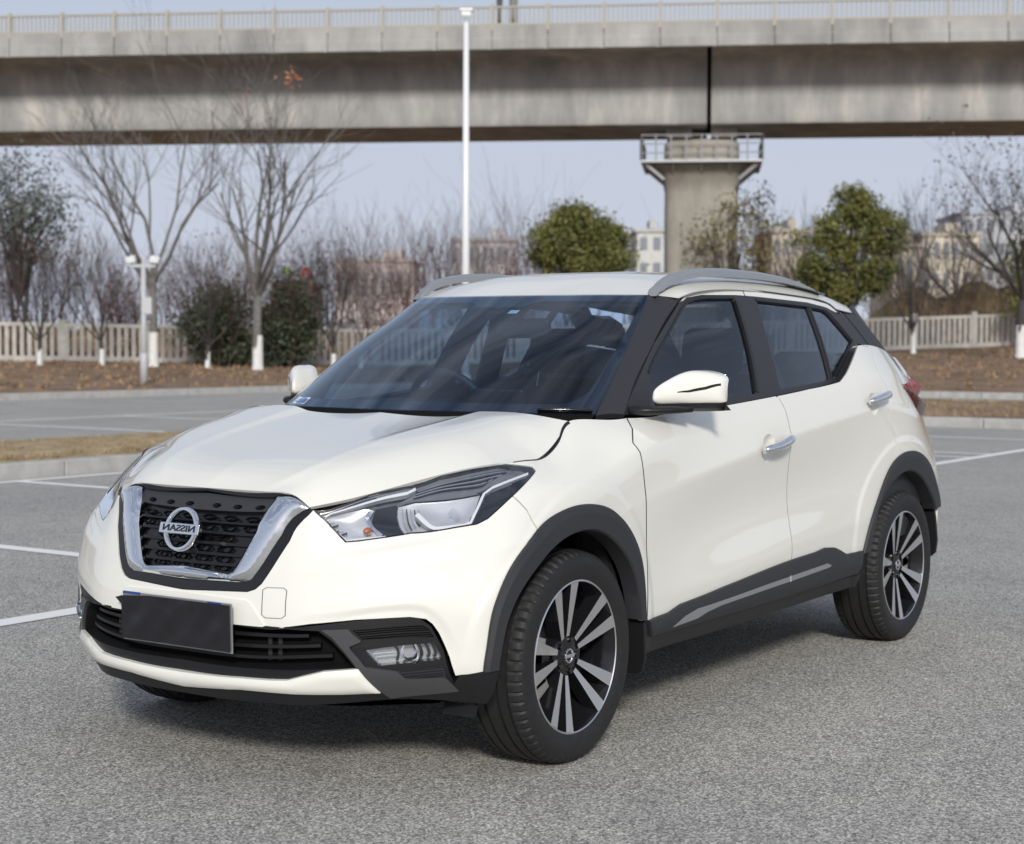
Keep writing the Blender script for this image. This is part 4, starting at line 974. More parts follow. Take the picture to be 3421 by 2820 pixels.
# ------------------------------------------------------------------ wheels
TYRE = noisy('tyre_rubber', (.009, .009, .0098), (.016, .016, .0165), 55, .62, bump=.25, bscale=300, bdist=.0012)
TREAD = TYRE
MACH = mat('machined_alloy', (.78, .78, .79), .32, 1.0); DISC = mat('brake_steel', (.30, .29, .28), .38, 1.0); CALI = mat('caliper_cast', (.42, .41, .37), .5, .6)
def tyre_mesh():
    bm = bmesh.new(); n = 320
    prof = [(-.083, .226), (-.096, .231), (-.103, .243), (-.1085, .265), (-.1095, .280), (-.108, .292), (-.103, .306), (-.098, .313), (-.0955, .3165), (-.088, .3215), (-.070, .3262), (-.064, .3270), (-.062, .3200), (-.056, .3200), (-.054, .3280), (-.029, .3290), (-.027, .3210), (-.020, .3210), (-.018, .3292), (0, .3295)]
    prof = prof+[(-a, r) for a, r in prof[::-1][1:]]
    rings = []
    for a, r in prof:
        ring = []
        for k in range(n):
            t = 6.283185307*k/n; rr = r if r < .26 else .26+(r-.26)*.914
            if .068 < abs(a) < .1 and r > .30:
                if (k % 5) == 0: rr -= .006 if abs(a) > .08 else .004
            ring.append(bm.verts.new((rr*math.cos(t), a, rr*math.sin(t))))
        rings.append(ring)
    for a, b in zip(rings, rings[1:]):
        for k in range(n): bm.faces.new((a[k], a[(k+1) % n], b[(k+1) % n], b[k]))
    return bm
def wheel(x, sg, rot, z=.3235):
    w = empty('wheel', (0, 0, 0)); w.parent = CAR; w.location = (x, sg*.755, z); yo = sg
    tb = tyre_mesh()
    if sg > 0: bmesh.ops.scale(tb, vec=(1, -1, 1), verts=tb.verts)
    t = bm_obj('tyre', tb, TYRE, w); set_autosmooth(t, .5)
    # outer face is at y = -0.1 (before mirroring)
    def fin(nm, bm, m, smooth=True, ang=.5):
        if sg > 0: bmesh.ops.scale(bm, vec=(1, -1, 1), verts=bm.verts)
        o = bm_obj(nm, bm, m, w); set_autosmooth(o, ang); return o
    bm = bmesh.new(); add_lathe(bm, [(-.098, .2265), (-.1005, .2290), (-.0985, .2325), (-.092, .2340)], 96); fin('rim_lip', bm, MACH)
    bm = bmesh.new(); add_lathe(bm, [(-.098, .2270), (-.088, .2215), (-.060, .212), (-.02, .200), (.09, .195)], 96); fin('rim_barrel', bm, GLOSSB)
    base = math.radians(rot)
    def spoke(bm, th, r0, r1, w0, w1, y0, y1, dep):
        d = Vector((math.cos(th), 0, math.sin(th))); s = Vector((-math.sin(th), 0, math.cos(th)))
        A = [d*r0-s*w0+Vector((0, y0, 0)), d*r0+s*w0+Vector((0, y0, 0)), d*r1+s*w1+Vector((0, y1, 0)), d*r1-s*w1+Vector((0, y1, 0))]
        B = [d*r0-s*(w0+.006)+Vector((0, y0+dep, 0)), d*r0+s*(w0+.006)+Vector((0, y0+dep, 0)), d*r1+s*(w1+.006)+Vector((0, y1+dep, 0)), d*r1-s*(w1+.006)+Vector((0, y1+dep, 0))]
        return A, B
    bf, bs = bmesh.new(), bmesh.new()
    for k in range(5):
        for e in (-1, 1):
            c = base+k*2*math.pi/5+e*math.radians(12); hub = base+k*2*math.pi/5+e*math.radians(14)
            d0 = Vector((math.cos(hub), 0, math.sin(hub)))*.060; d1 = Vector((math.cos(c), 0, math.sin(c)))*.226; ax = (d1-d0).normalized(); s = Vector((-ax.z, 0, ax.x))
            w0, w1 = .0080, .0205
            pr = [d0-s*w0, d0+s*w0, d1+s*w1, d1-s*w1]; ys = [-.066, -.066, -.097, -.097]
            v = [bf.verts.new(p+Vector((0, y-.0012, 0))) for p, y in zip(pr, ys)]; bf.faces.new(v)
            v0 = [bs.verts.new(p+Vector((0, y, 0))) for p, y in zip(pr, ys)]
            wd = [d0-s*(w0+.005), d0+s*(w0+.005), d1+s*(w1+.004), d1-s*(w1+.004)]
            v1_ = [bs.verts.new(p+Vector((0, y+.045, 0))) for p, y in zip(wd, ys)]
            bs.faces.new(v0)
            for i in range(4): bs.faces.new((v0[i], v0[(i+1) % 4], v1_[(i+1) % 4], v1_[i]))
        # wide black web bridging one pair near the rim
        c = base+k*2*math.pi/5; d = Vector((math.cos(c), 0, math.sin(c))); s = Vector((-d.z, 0, d.x))
        pr = [d*.05-s*.02, d*.05+s*.02, d*.12+s*.018, d*.12-s*.018]; ys = [-.050, -.050, -.052, -.052]
        v0 = [bs.verts.new(p+Vector((0, y, 0))) for p, y in zip(pr, ys)]; v1_ = [bs.verts.new(p+Vector((0, y+.03, 0))) for p, y in zip(pr, ys)]; bs.faces.new(v0)
        for i in range(4): bs.faces.new((v0[i], v0[(i+1) % 4], v1_[(i+1) % 4], v1_[i]))
    fin('spoke_face', bf, MACH); fin('spoke', bs, GLOSSB)
    bm = bmesh.new(); add_lathe(bm, [(-.070, .0005), (-.070, .030), (-.066, .034), (-.062, .060), (-.05, .068), (-.02, .072)], 40); hb = fin('hub', bm, GLOSSB)
    bm = bmesh.new()
    for k in range(5):
        t = base+(k+.5)*2*math.pi/5; add_lathe(bm, [(-.071, .0005), (-.071, .009), (-.055, .010)], 10, 'y', (.050*math.cos(t), 0, .050*math.sin(t)))
    fin('lug_nut', bm, mat('nut_steel', (.10, .10, .10), .3, 1.0))
    bm = bmesh.new(); add_lathe(bm, [(-.0705, .017), (-.0735, .018), (-.0735, .022), (-.0705, .023)], 32); add_box(bm, (0, -.0725, 0), (.054, .003, .010)); fin('centre_badge', bm, CHROME)
    bm = bmesh.new(); add_lathe(bm, [(-.020, .07), (-.020, .142), (.002, .142), (.002, .07)], 56); fin('brake_disc', bm, DISC)
    bm = bmesh.new()
    for a in np.linspace(-.42, .42, 5):
        t = (math.pi+.12)+a if x < 1 else a+.3; add_box(bm, (.140*math.cos(t), -.012, .140*math.sin(t)), (.062, .075, .062), Matrix.Rotation(-t, 3, 'Y'))
    fin('brake_caliper', bm, CALI)
for sg in (-1, 1):
    wheel(0.0, sg, 105); wheel(2.62, sg, 110)
for o in list(CAR.children):
    o.matrix_parent_inverse = car_inv
# ------------------------------------------------------------------ the place: lot, kerbs, lawns
CY, SY = math.cos(YAW), math.sin(YAW)
def G(lat, dep, z=0.0): return Vector((CAM_P[0]+lat*CY+dep*SY, CAM_P[1]-lat*SY+dep*CY, z))
def latdep(x, y): dx, dy = x-CAM_P[0], y-CAM_P[1]; return dx*CY-dy*SY, dx*SY+dy*CY
KX, KY = 35.0, 26.0
def hill(x, y):
    d = max(x-KX, y-KY, 0.0); la, de = latdep(x, y)
    return .15+min(d, 60)*(.023+.0004*max(0, min(la, 30)+5))
def gz(lat, dep): p = G(lat, dep); return hill(p.x, p.y)
def lat_px(dx, dep): return (dx*1.6244-1710.5)/(FOC*3421)*dep
def z_px(dy, dep): return CAM_P[2]+(1147-dy*1.6244)*dep/(FOC*3421)

ASPH = bpy.data.materials.new('asphalt'); ASPH.use_nodes = True; m = ASPH
n1 = noise(m, 255, 2, .7); n2 = noise(m, 85, 3, .6); n3 = noise(m, .5, 5, .6); n4 = noise(m, 6, 4, .6)
v1 = nd(m, 'ShaderNodeTexVoronoi'); v1.inputs['Scale'].default_value = 165; tcx = nd(m, 'ShaderNodeTexCoord'); lk(m, tcx.outputs['Object'], v1.inputs['Vector'])
a1 = nd(m, 'ShaderNodeMath'); a1.operation = 'MULTIPLY_ADD'; a1.inputs[1].default_value = .55; lk(m, n1.outputs['Fac'], a1.inputs[0])
sep = nd(m, 'ShaderNodeSeparateColor'); lk(m, v1.outputs['Color'], sep.inputs[0]); b1 = nd(m, 'ShaderNodeMath'); b1.operation = 'MULTIPLY'; b1.inputs[1].default_value = .45; lk(m, sep.outputs[0], b1.inputs[0]); lk(m, b1.outputs[0], a1.inputs[2])
r1 = ramp(m, a1.outputs[0], [(.21, (.08, .078, .074)), (.44, (.305, .298, .279)), (.61, (.50, .489, .455)), (.77, (.87, .85, .79))])
r2 = ramp(m, n3.outputs['Fac'], [(.30, (.86, .86, .87)), (.70, (1.10, 1.09, 1.06))]); mm = nd(m, 'ShaderNodeMix'); mm.data_type = 'RGBA'; mm.blend_type = 'MULTIPLY'; mm.inputs[0].default_value = 1
lk(m, r1.outputs[0], mm.inputs[6]); lk(m, r2.outputs[0], mm.inputs[7])
r4 = ramp(m, n4.outputs['Fac'], [(.3, (.92, .92, .92)), (.7, (1.06, 1.06, 1.06))]); m2 = nd(m, 'ShaderNodeMix'); m2.data_type = 'RGBA'; m2.blend_type = 'MULTIPLY'; m2.inputs[0].default_value = 1
lk(m, mm.outputs[2], m2.inputs[6]); lk(m, r4.outputs[0], m2.inputs[7]); lk(m, m2.outputs[2], bsdf(m).inputs['Base Color']); bsdf(m).inputs['Roughness'].default_value = .82; bsdf(m).inputs['Specular IOR Level'].default_value = .35
bp = nd(m, 'ShaderNodeBump'); bp.inputs['Strength'].default_value = .55; bp.inputs['Distance'].default_value = .006; lk(m, a1.outputs[0], bp.inputs['Height']); lk(m, bp.outputs[0], bsdf(m).inputs['Normal'])
LINE = noisy('road_paint', (.36, .355, .34), (.86, .86, .84), 26, .7, p0=.22, p1=.36, detail=8)
KERB = noisy('kerb_stone', (.36, .355, .34), (.47, .465, .45), 5, .8, bump=.2, bscale=60)
SOIL = noisy('dry_lawn', (.145, .095, .060), (.29, .195, .12), 1.1, .95, detail=9, bump=.6, bscale=9, bdist=.05)
STRAW = noisy('dry_grass', (.30, .225, .125), (.46, .36, .22), 4, .95, detail=8, bump=.7, bscale=30, bdist=.03)
def sheet(name, pts, z, m, kind='structure'):
    bm = bmesh.new(); bm.faces.new([bm.verts.new((x, y, z)) for x, y in pts]); o = bm_obj(name, bm, m); tag(o, kind=kind); return o
def rect(x0, x1, y0, y1): return [(x0, y0), (x1, y0), (x1, y1), (x0, y1)]
sheet('parking_lot', rect(-120, KX+.1, -140, KY+.1), 0, ASPH)
sheet('ground', rect(-1500, 1500, -1500, 1500), -.06, SOIL)
def lines(name, rects):
    bm = bmesh.new()
    for r in rects: bm.faces.new([bm.verts.new((x, y, .004)) for x, y in rect(*r)])
    o = bm_obj(name, bm, LINE); tag(o, kind='structure'); return o
lines('parking_lines', [(-12, 6.9, 2.55, 2.70)] + [(x, x+.13, 2.70, 8.76) for x in (-4.6, -.75, 2.48, 5.80)] + [(-12, 10, 8.76, 8.89)])
lines('parking_lines', [(8, 20, 18.34, 18.49)] + [(x, x+.14, 11.9, 18.34) for x in (9.4, 12.68, 15.9)])
lines('parking_lines', [(10.5, 20.9, 2.86, 3.0)] + [(x, x+.13, 3.0, 9.5) for x in (15.0, 18.25)] + [(14.3, 14.42, 3.0, 3.9)])
def kerb(name, a, b, w=.16, h=.15, seg=1.0, label=None):
    """A run of kerb stones with narrow joints."""
    a, b = Vector((*a, 0)), Vector((*b, 0)); L = (b-a).length; d = (b-a)/L; n = max(1, int(L/seg)); bm = bmesh.new(); ang = math.atan2(d.y, d.x); R = Matrix.Rotation(ang, 3, 'Z')
    for i in range(n): add_box(bm, a+d*(L*(i+.5)/n)+Vector((0, 0, h/2-.05)), (L/n-.012, w, h+.1), R)
    o = bm_obj(name, bm, KERB, bevel=.015, seg=2); tag(o, kind='structure'); return o
kerb('kerb', (-40, KY+.08), (KX+.16, KY+.08)); kerb('kerb', (KX+.08, KY), (KX+.08, -60)); kerb('kerb', (21.2, 13.2), (21.2, -40))
def island(x0, x1, y0, y1, m, zt=.16, rr=1.2):
    bm = bmesh.new(); nx, ny = int((x1-x0)/.5)+1, int((y1-y0)/.3)+1; rnd = random.Random(int(x0*7+y0)); g = {}
    for i in range(nx+1):
        for j in range(ny+1):
            x, y = x0+(x1-x0)*i/nx, y0+(y1-y0)*j/ny; e = min(i, nx-i, j, ny-j); g[i, j] = bm.verts.new((x, y, zt+(0 if e == 0 else .05+.04*rnd.random())-.03))
    for i in range(nx):
        for j in range(ny): bm.faces.new((g[i, j], g[i+1, j], g[i+1, j+1], g[i, j+1]))
    o = bm_obj('dry_grass', bm, m, None, True); tag(o, kind='stuff')
def tufts(name, x0, x1, y0, y1, n, m, zf, h=.07, seed=1, w=.006):
    rnd = random.Random(seed); bm = bmesh.new()
    for k in range(n):
        x, y = rnd.uniform(x0, x1), rnd.uniform(y0, y1); z = zf(x, y)
        for q in range(5):
            a = rnd.uniform(0, 6.283); hh = h*rnd.uniform(.4, 1.1); dx, dy = math.cos(a), math.sin(a); bx, by = x+rnd.uniform(-.05, .05), y+rnd.uniform(-.05, .05); l = rnd.uniform(.3, 1.2)*hh
            bm.faces.new((bm.verts.new((bx-dy*w, by+dx*w, z)), bm.verts.new((bx+dy*w, by-dx*w, z)), bm.verts.new((bx+dx*l, by+dy*l, z+hh))))
    o = bm_obj(name, bm, m); tag(o, kind='stuff')
island(-10, 10.7, 9.2, 11.4, STRAW); tufts('dry_grass', 0, 10.6, 9.25, 11.3, 7000, STRAW, lambda x, y: .17, .055, 3)
kerb('kerb', (-10, 9.11), (10.75, 9.11)); kerb('kerb', (-10, 11.46), (10.75, 11.46)); kerb('kerb', (10.80, 9.05), (10.80, 11.52))
island(21.28, 28.0, -40, 13, SOIL); tufts('dry_grass', 21.3, 27.8, -6, 12.5, 5000, STRAW, lambda x, y: .17, .10, 4)
kerb('kerb', (28.1, 13.2), (28.1, -40))
def lawn():
    bm = bmesh.new(); rnd = random.Random(5)
    def grid(xs, ys):
        g = {}
        for i, x in enumerate(xs):
            for j, y in enumerate(ys): g[i, j] = bm.verts.new((x, y, hill(x, y)+(rnd.uniform(-.03, .05) if max(x-KX, y-KY) > .5 else -.02)))
        for i in range(len(xs)-1):
            for j in range(len(ys)-1): bm.faces.new((g[i, j], g[i+1, j], g[i+1, j+1], g[i, j+1]))
    f = [0, .7, 1.5, 2.5, 4, 6, 8, 10, 12, 15, 18, 21, 24, 28, 32, 38, 45, 60, 100, 200]
    grid(list(np.linspace(-60, KX+.16, 50))+[KX+.16+v for v in f[1:]], [KY+.16+v for v in f]); grid([KX+.16+v for v in f], list(np.linspace(-120, KY+.16, 70)))
    o = bm_obj('lawn', bm, SOIL, None, True); tag(o, kind='structure')
lawn()
LITTER = noisy('leaf_litter', (.19, .12, .07), (.33, .225, .135), 3, .9)
def far_tufts():
    rnd = random.Random(8); bm = bmesh.new()
    for k in range(9000):
        la, de = rnd.uniform(-24, 27), rnd.uniform(38, 70); p = G(la, de)
        if max(p.x-KX, p.y-KY) < .3: continue
        z = hill(p.x, p.y); h = rnd.uniform(.04, .14); a = rnd.uniform(0, 6.28); w = rnd.uniform(.03, .10)
        bm.faces.new((bm.verts.new((p.x-w*math.cos(a), p.y-w*math.sin(a), z-.01)), bm.verts.new((p.x+w*math.cos(a), p.y+w*math.sin(a), z-.01)), bm.verts.new((p.x+.05*math.sin(a), p.y-.05*math.cos(a), z+h))))
    o = bm_obj('dead_leaves', bm, LITTER); tag(o, kind='stuff')
far_tufts()

# ------------------------------------------------------------------ fence
CONC = noisy('fence_concrete', (.40, .39, .365), (.54, .525, .49), 3, .85)
def fence(la0, de0, la1, de1, step=2.7, label=''):
    A, B = G(la0, de0), G(la1, de1); L = (B-A).length; n = int(L/step); d = (B-A)/L; ang = math.atan2(d.y, d.x); R = Matrix.Rotation(ang, 3, 'Z')
    root = tag(empty('concrete_fence', G(la0, de0, gz(la0, de0))), label, 'fence'); inv = Matrix.Translation(-root.location); rnd = random.Random(11)
    H = 1.36
    for i in range(n+1):
        p = A+d*(L*i/n); z = hill(p.x, p.y); bm = bmesh.new(); add_box(bm, (p.x, p.y, z+H/2+.02), (.20, .20, H+.10), R); add_box(bm, (p.x, p.y, z+H+.10), (.25, .25, .06), R)
        o = bm_obj('post', bm, CONC, root); o.matrix_parent_inverse = inv
        if i == n: break
        q = A+d*(L*(i+1)/n); z2 = hill(q.x, q.y); bm = bmesh.new(); m = 11; mid = (p+q)/2; zm = (z+z2)/2; sl = math.atan2(z2-z, L/n); RR = R @ Matrix.Rotation(-sl, 3, 'Y')
        add_box(bm, (mid.x, mid.y, zm+.09), (L/n, .14, .20), RR); add_box(bm, (mid.x, mid.y, zm+H-.06), (L/n, .13, .13), RR)
        for k in range(m):
            t = (k+.5)/m; w = p.lerp(q, t); zz = z+(z2-z)*t; add_box(bm, (w.x, w.y, zz+.19+(H-.31)/2), (.135, .09, H-.31), R)
        o = bm_obj('fence_panel', bm, CONC, root); o.matrix_parent_inverse = inv
fence(-40.3, 53.3, 0.3, 65.6, label='pale concrete baluster fence behind the bare trees on the left lawn')
fence(.5, 65.7, 46, 79.5, label='pale concrete baluster fence on the brown bank to the right of the white car')

# ------------------------------------------------------------------ viaduct
def vdep(la): return 72.5-.115*(la+22.4)
VC = noisy('weathered_concrete', (.24, .235, .22), (.40, .385, .355), 1.0, .85, detail=8)
def streaky(name, c0, c1, c2, vs=(6, 6, .35)):
    m = mat(name, c0, .85); n = noise(m, 1.0, 8, .65, sc=vs); n2 = noise(m, .35, 6, .6); r = ramp(m, n.outputs['Fac'], [(.30, c0), (.52, c1), (.70, c2)]); r2 = ramp(m, n2.outputs['Fac'], [(.3, (.78, .78, .79)), (.7, (1.12, 1.11, 1.08))])
    x = nd(m, 'ShaderNodeMix'); x.data_type = 'RGBA'; x.blend_type = 'MULTIPLY'; x.inputs[0].default_value = 1; lk(m, r.outputs[0], x.inputs[6]); lk(m, r2.outputs[0], x.inputs[7]); lk(m, x.outputs[2], bsdf(m).inputs['Base Color']); return m
WEB = streaky('girder_concrete', (.33, .333, .336), (.455, .455, .448), (.66, .645, .60), (.9, .9, .08)); PARA = streaky('parapet_concrete', (.25, .25, .248), (.39, .388, .378), (.48, .473, .448), (.5, .5, .12))
PIERM = streaky('pier_concrete', (.22, .21, .19), (.38, .36, .32), (.50, .47, .41), (.6, .6, .12)); RAILC = mat('railing_concrete', (.42, .40, .35), .8); STEEL = mat('galvanised_steel', (.46, .47, .48), .5, .4)
VIA = tag(empty('viaduct', G(8.3, vdep(8.3), 0)), 'long grey concrete railway viaduct crossing behind the car park', 'viaduct'); vinv = Matrix.Translation(-VIA.location)
vd = (G(40, vdep(40))-G(-40, vdep(-40))).normalized(); vn = Vector((-vd.y, vd.x, 0)); vn = vn if vn.dot(G(0, 80)-G(0, 70)) > 0 else -vn
O0 = G(7.86, vdep(7.86))
def VP(s, o, z): return O0+vd*s+vn*o+Vector((0, 0, z))
def vpart(name, bm, m, parent=None, **k):
    o = bm_obj(name, bm, m, parent or VIA, **k)
    if parent is None: o.matrix_parent_inverse = vinv
    return o
def extrude(bm, prof, s0, s1, n=1):
    rings = [[bm.verts.new(VP(s0+(s1-s0)*i/n, o, z)) for o, z in prof] for i in range(n+1)]; m = len(prof)
    for a, b in zip(rings, rings[1:]):
        for i in range(m): bm.faces.new((a[i], a[(i+1) % m], b[(i+1) % m], b[i]))
    bm.faces.new(rings[0]); bm.faces.new(rings[-1][::-1])
hn = [(1.9, 13.16), (2.2, 13.05), (2.42, 12.8), (2.56, 12.4), (2.68, 11.9), (2.80, 11.4), (2.90, 10.95), (2.97, 10.62), (3.05, 10.48), (3.2, 10.45)]
gprof = [(.10, 13.72), (.12, 13.22)] + hn + [(11.5-o, z) for o, z in hn[::-1]] + [(11.4, 13.22), (11.4, 13.72)]
for s0, s1 in ((-72, -40.1), (-39.9, -.09), (.09, 32), (32.1, 64)):
    bm = bmesh.new(); extrude(bm, gprof, s0, s1, 8); o = vpart('girder', bm, WEB); set_autosmooth(o, .5)
bm = bmesh.new(); extrude(bm, [(3.6, 13.6), (3.6, 10.6), (8, 10.6), (8, 13.6)], -.2, .2); vpart('joint_shade_block', bm, DARK)  # added dark block; hides the sky and stands for shade in the gap
bm = bmesh.new(); rnd = random.Random(2)
for k in range(-28, 29):
    s = k*2.27+.3; extrude(bm, [(0, 14.15), (0, 13.64), (-.05, 13.60), (-.05, 13.18), (.09, 13.18), (.09, 14.15)], s+.02, s+2.255)
    extrude(bm, [(-.075, 13.58), (-.075, 13.2), (-.04, 13.2), (-.04, 13.58)], s+.06, s+1.06+.12*(k % 3)); extrude(bm, [(-.075, 13.58), (-.075, 13.2), (-.04, 13.2), (-.04, 13.58)], s+1.10+.12*(k % 3), s+2.1)
vpart('parapet', bm, PARA)
bm = bmesh.new(); extrude(bm, [(.2, 13.73), (.2, 14.0), (11.3, 14.0), (11.3, 13.73)], -72, 64); vpart('deck', bm, VC)
bm = bmesh.new(); extrude(bm, [(.0, 14.86), (.0, 14.94), (.12, 14.94), (.12, 14.86)], -64, 64); extrude(bm, [(.02, 14.16), (.02, 14.24), (.10, 14.24), (.10, 14.16)], -64, 64)
for k in range(-28, 29):
    for j in range(1, 12): s = k*2.27+.3+2.27*j/12; extrude(bm, [(.035, 14.2), (.035, 14.88), (.085, 14.88), (.085, 14.2)], s-.035, s+.035)
vpart('railing', bm, RAILC)
for k in range(-28, 29):
    bm = bmesh.new(); s = k*2.27+.3; extrude(bm, [(-.02, 13.95), (-.02, 15.02), (.14, 15.02), (.14, 13.95)], s-.07, s+.07); vpart('railing_post', bm, RAILC)
def pier(sc):
    bm = bmesh.new(); n = 40
    def ring(z, hw, hd, e=.35):
        out = []
        for k in range(n):
            t = 6.28318*k/n; c, s = math.cos(t), math.sin(t); q = .28; out.append(bm.verts.new(VP(sc+hw*abs(c)**q*(1 if c > 0 else -1), 5.75+hd*abs(s)**q*(1 if s > 0 else -1), z)))
        return out
    zs = [(-.3, 1.58, 1.3), (7.75, 1.58, 1.3), (8.2, 1.66, 1.5), (8.6, 1.85, 1.85), (8.88, 2.12, 2.1), (8.915, 2.12, 2.1), (8.917, 1.62, 1.75), (9.8, 1.60, 1.75), (9.98, 1.48, 1.62)]
    R = [ring(*z) for z in zs]
    for a, b in zip(R, R[1:]):
        for k in range(n): bm.faces.new((a[k], a[(k+1) % n], b[(k+1) % n], b[k]))
    bm.faces.new(R[-1]); o = vpart('pier', bm, PIERM, smooth=True); set_autosmooth(o, .6)
    bm = bmesh.new()
    for ds in (-.95, .95):
        for o_ in (4.35, 7.1):
            extrude(bm, [(o_-.45, 10.03), (o_-.45, 10.44), (o_+.45, 10.44), (o_+.45, 10.03)], sc+ds-.55, sc+ds+.55)
            vpart('bearing_block', bm, PIERM); bm = bmesh.new()
    bm = bmesh.new(); a, b, c, d = sc-2.55, sc+2.55, 3.2, 8.4
    extrude(bm, [(c, 8.92), (c, 9.02), (4.3, 9.02), (4.3, 8.92)], a, b); extrude(bm, [(4.3, 8.92), (4.3, 9.02), (d, 9.02), (d, 8.92)], a, sc-1.95); extrude(bm, [(4.3, 8.92), (4.3, 9.02), (d, 9.02), (d, 8.92)], sc+1.95, b)
    for s in (a+.15, b-.15):
        for o_ in (c+.3, 6): 
            add_tube(bm, [VP(s, o_, 8.9), VP(sc+(1.6 if s > sc else -1.6), o_+.3, 8.25)], .09, 6)
    for s in (sc-1.2, sc, sc+1.2): add_tube(bm, [VP(s, c+.2, 8.9), VP(s, 4.7, 8.1)], .06, 6)
    pf = vpart('platform', bm, STEEL)
    bm = bmesh.new(); pts = [(a, d), (a, c), (b, c), (b, d)]
    for z in (9.3, 9.68, 10.05):
        for p, q in zip(pts, pts[1:]): add_tube(bm, [VP(*p, z), VP(*q, z)], .03, 5)
    for p, q in zip(pts, pts[1:]):
        L = math.hypot(q[0]-p[0], q[1]-p[1]); m = int(L/.62)
        for i in range(m+1): t = i/m; add_tube(bm, [VP(p[0]+(q[0]-p[0])*t, p[1]+(q[1]-p[1])*t, 9.0), VP(p[0]+(q[0]-p[0])*t, p[1]+(q[1]-p[1])*t, 10.08)], .035, 5)
    o = vpart('platform_railing', bm, STEEL)
pier(-.30); pier(-40); pier(32.1)
POLE = mat('catenary_steel', (.22, .22, .22), .6, .3)
def cat_pole(name, la, label, r, m, grp=None):
    p = G(la, vdep(la)+1.0); root = tag(empty(name, (p.x, p.y, 14.0)), label, 'pole', grp)
    bm = bmesh.new(); add_tube(bm, [(0, 0, 0), (0, 0, 8.2)], r, 10); bm_obj('shaft', bm, m, root, True)
    bm = bmesh.new(); add_box(bm, (0, 0, .08), (.6, .6, .16)); bm_obj('base_plate', bm, m, root)
    bm = bmesh.new(); add_tube(bm, [(0, 0, 7.2), (0, 2.6, 7.6)], .05, 6); add_tube(bm, [(0, 0, 6.3), (0, 2.6, 7.5)], .04, 6); bm_obj('cantilever', bm, m, root)
cat_pole('catenary_pole', -.57, 'slim dark steel mast on the viaduct deck, left of the pale mast', .13, POLE)
cat_pole('catenary_pole', .0, 'thicker pale concrete mast on the viaduct deck beside the dark mast', .18, mat('mast_concrete', (.40, .39, .36), .7))

# ------------------------------------------------------------------ lamps and sign
WHITE = mat('white_enamel', (.78, .79, .80), .35, 0, .2); LAMPG = mat('lamp_glass', (.70, .72, .70), .3)
def tall_lamp():
    p = G(lat_px(957, 40), 40); root = tag(empty('lamp_post', (p.x, p.y, 0)), 'tall white lamp post rising behind the white car in front of the viaduct', 'lamp post')
    bm = bmesh.new(); add_tube(bm, [(0, 0, 0), (0, 0, 4), (0, 0, 8.7)], [.10, .085, .062], 16); bm_obj('pole', bm, WHITE, root, True)
    bm = bmesh.new(); add_tube(bm, [(0, 0, 0), (0, 0, .5)], [.15, .13], 16); bm_obj('pole_base', bm, WHITE, root, True)
    R = Matrix.Rotation(-YAW, 3, 'Z'); bm = bmesh.new(); add_box(bm, (0, 0, 8.98), (.32, .20, .07), R); add_box(bm, (0, 0, 8.90), (.24, .14, .10), R); h = bm_obj('lamp_head', bm, WHITE, root, bevel=.02)
    bm = bmesh.new(); add_box(bm, (0, 0, 8.84), (.20, .11, .03), R); bm_obj('lamp_lens', bm, LAMPG, h)
tall_lamp()
def small_lamp():
    dep = 43; la = lat_px(296, dep); p = G(la, dep, gz(la, dep)-.03); root = tag(empty('lamp_post', p), 'short grey lamp post with two floodlights on the lawn kerb at left', 'lamp post'); gm = mat('grey_pole_paint', (.50, .51, .53), .45)
    bm = bmesh.new(); add_tube(bm, [(0, 0, 0), (0, 0, 3.05)], [.075, .06], 14); bm_obj('pole', bm, gm, root, True)
    bm = bmesh.new(); add_tube(bm, [(0, 0, 0), (0, 0, .75), (0, 0, .8)], [.10, .10, .08], 14); bm_obj('pole_base', bm, gm, root, True)
    R = Matrix.Rotation(-YAW, 3, 'Z'); bm = bmesh.new(); add_box(bm, (0, 0, 3.0), (.62, .07, .07), R); add_box(bm, (0, 0, 3.15), (.06, .06, .25), R); bm_obj('cross_arm', bm, gm, root)
    for s in (-1, 1):
        bm = bmesh.new(); c = R @ Vector((s*.30, -.04, 3.16)); add_box(bm, c, (.24, .16, .15), R @ Matrix.Rotation(s*.25, 3, 'Y') @ Matrix.Rotation(.3, 3, 'X')); h = bm_obj('floodlight', bm, WHITE, root, bevel=.02)
        bm = bmesh.new(); c2 = R @ Vector((s*.30, -.125, 3.13)); add_box(bm, c2, (.19, .02, .11), R); bm_obj('lamp_lens', bm, LAMPG, h)
    bm = bmesh.new(); add_box(bm, R @ Vector((.10, 0, 2.0)), (.24, .16, .42), R); bm_obj('control_box', bm, gm, root, bevel=.01)
small_lamp()
def sign(dx, dy, dep, col, label, nm):
    la = lat_px(dx, dep); z = z_px(dy, dep); p = G(la, dep, gz(la, dep)); root = tag(empty(nm, p), label, 'sign'); R = Matrix.Rotation(-YAW, 3, 'Z')
    bm = bmesh.new(); add_tube(bm, [(0, 0, 0), (0, 0, z-p.z)], .04, 8); bm_obj('pole', bm, STEEL, root)
    bm = bmesh.new(); bmesh.ops.create_cone(bm, cap_ends=True, segments=24, radius1=.21, radius2=.21, depth=.03, matrix=Matrix.Translation(Vector((0, 0, z-p.z)))@R.to_4x4()@Matrix.Rotation(math.pi/2, 4, 'X')); bm_obj('sign_face', bm, mat(nm+'_paint', col, .5), root)
sign(629, 561, 78, (.55, .05, .06), 'small round red sign among the shrubs beyond the fence', 'round_sign'); sign(590, 561, 78, (.30, .50, .08), 'small yellow-green sign among the shrubs beyond the fence', 'marker_sign')

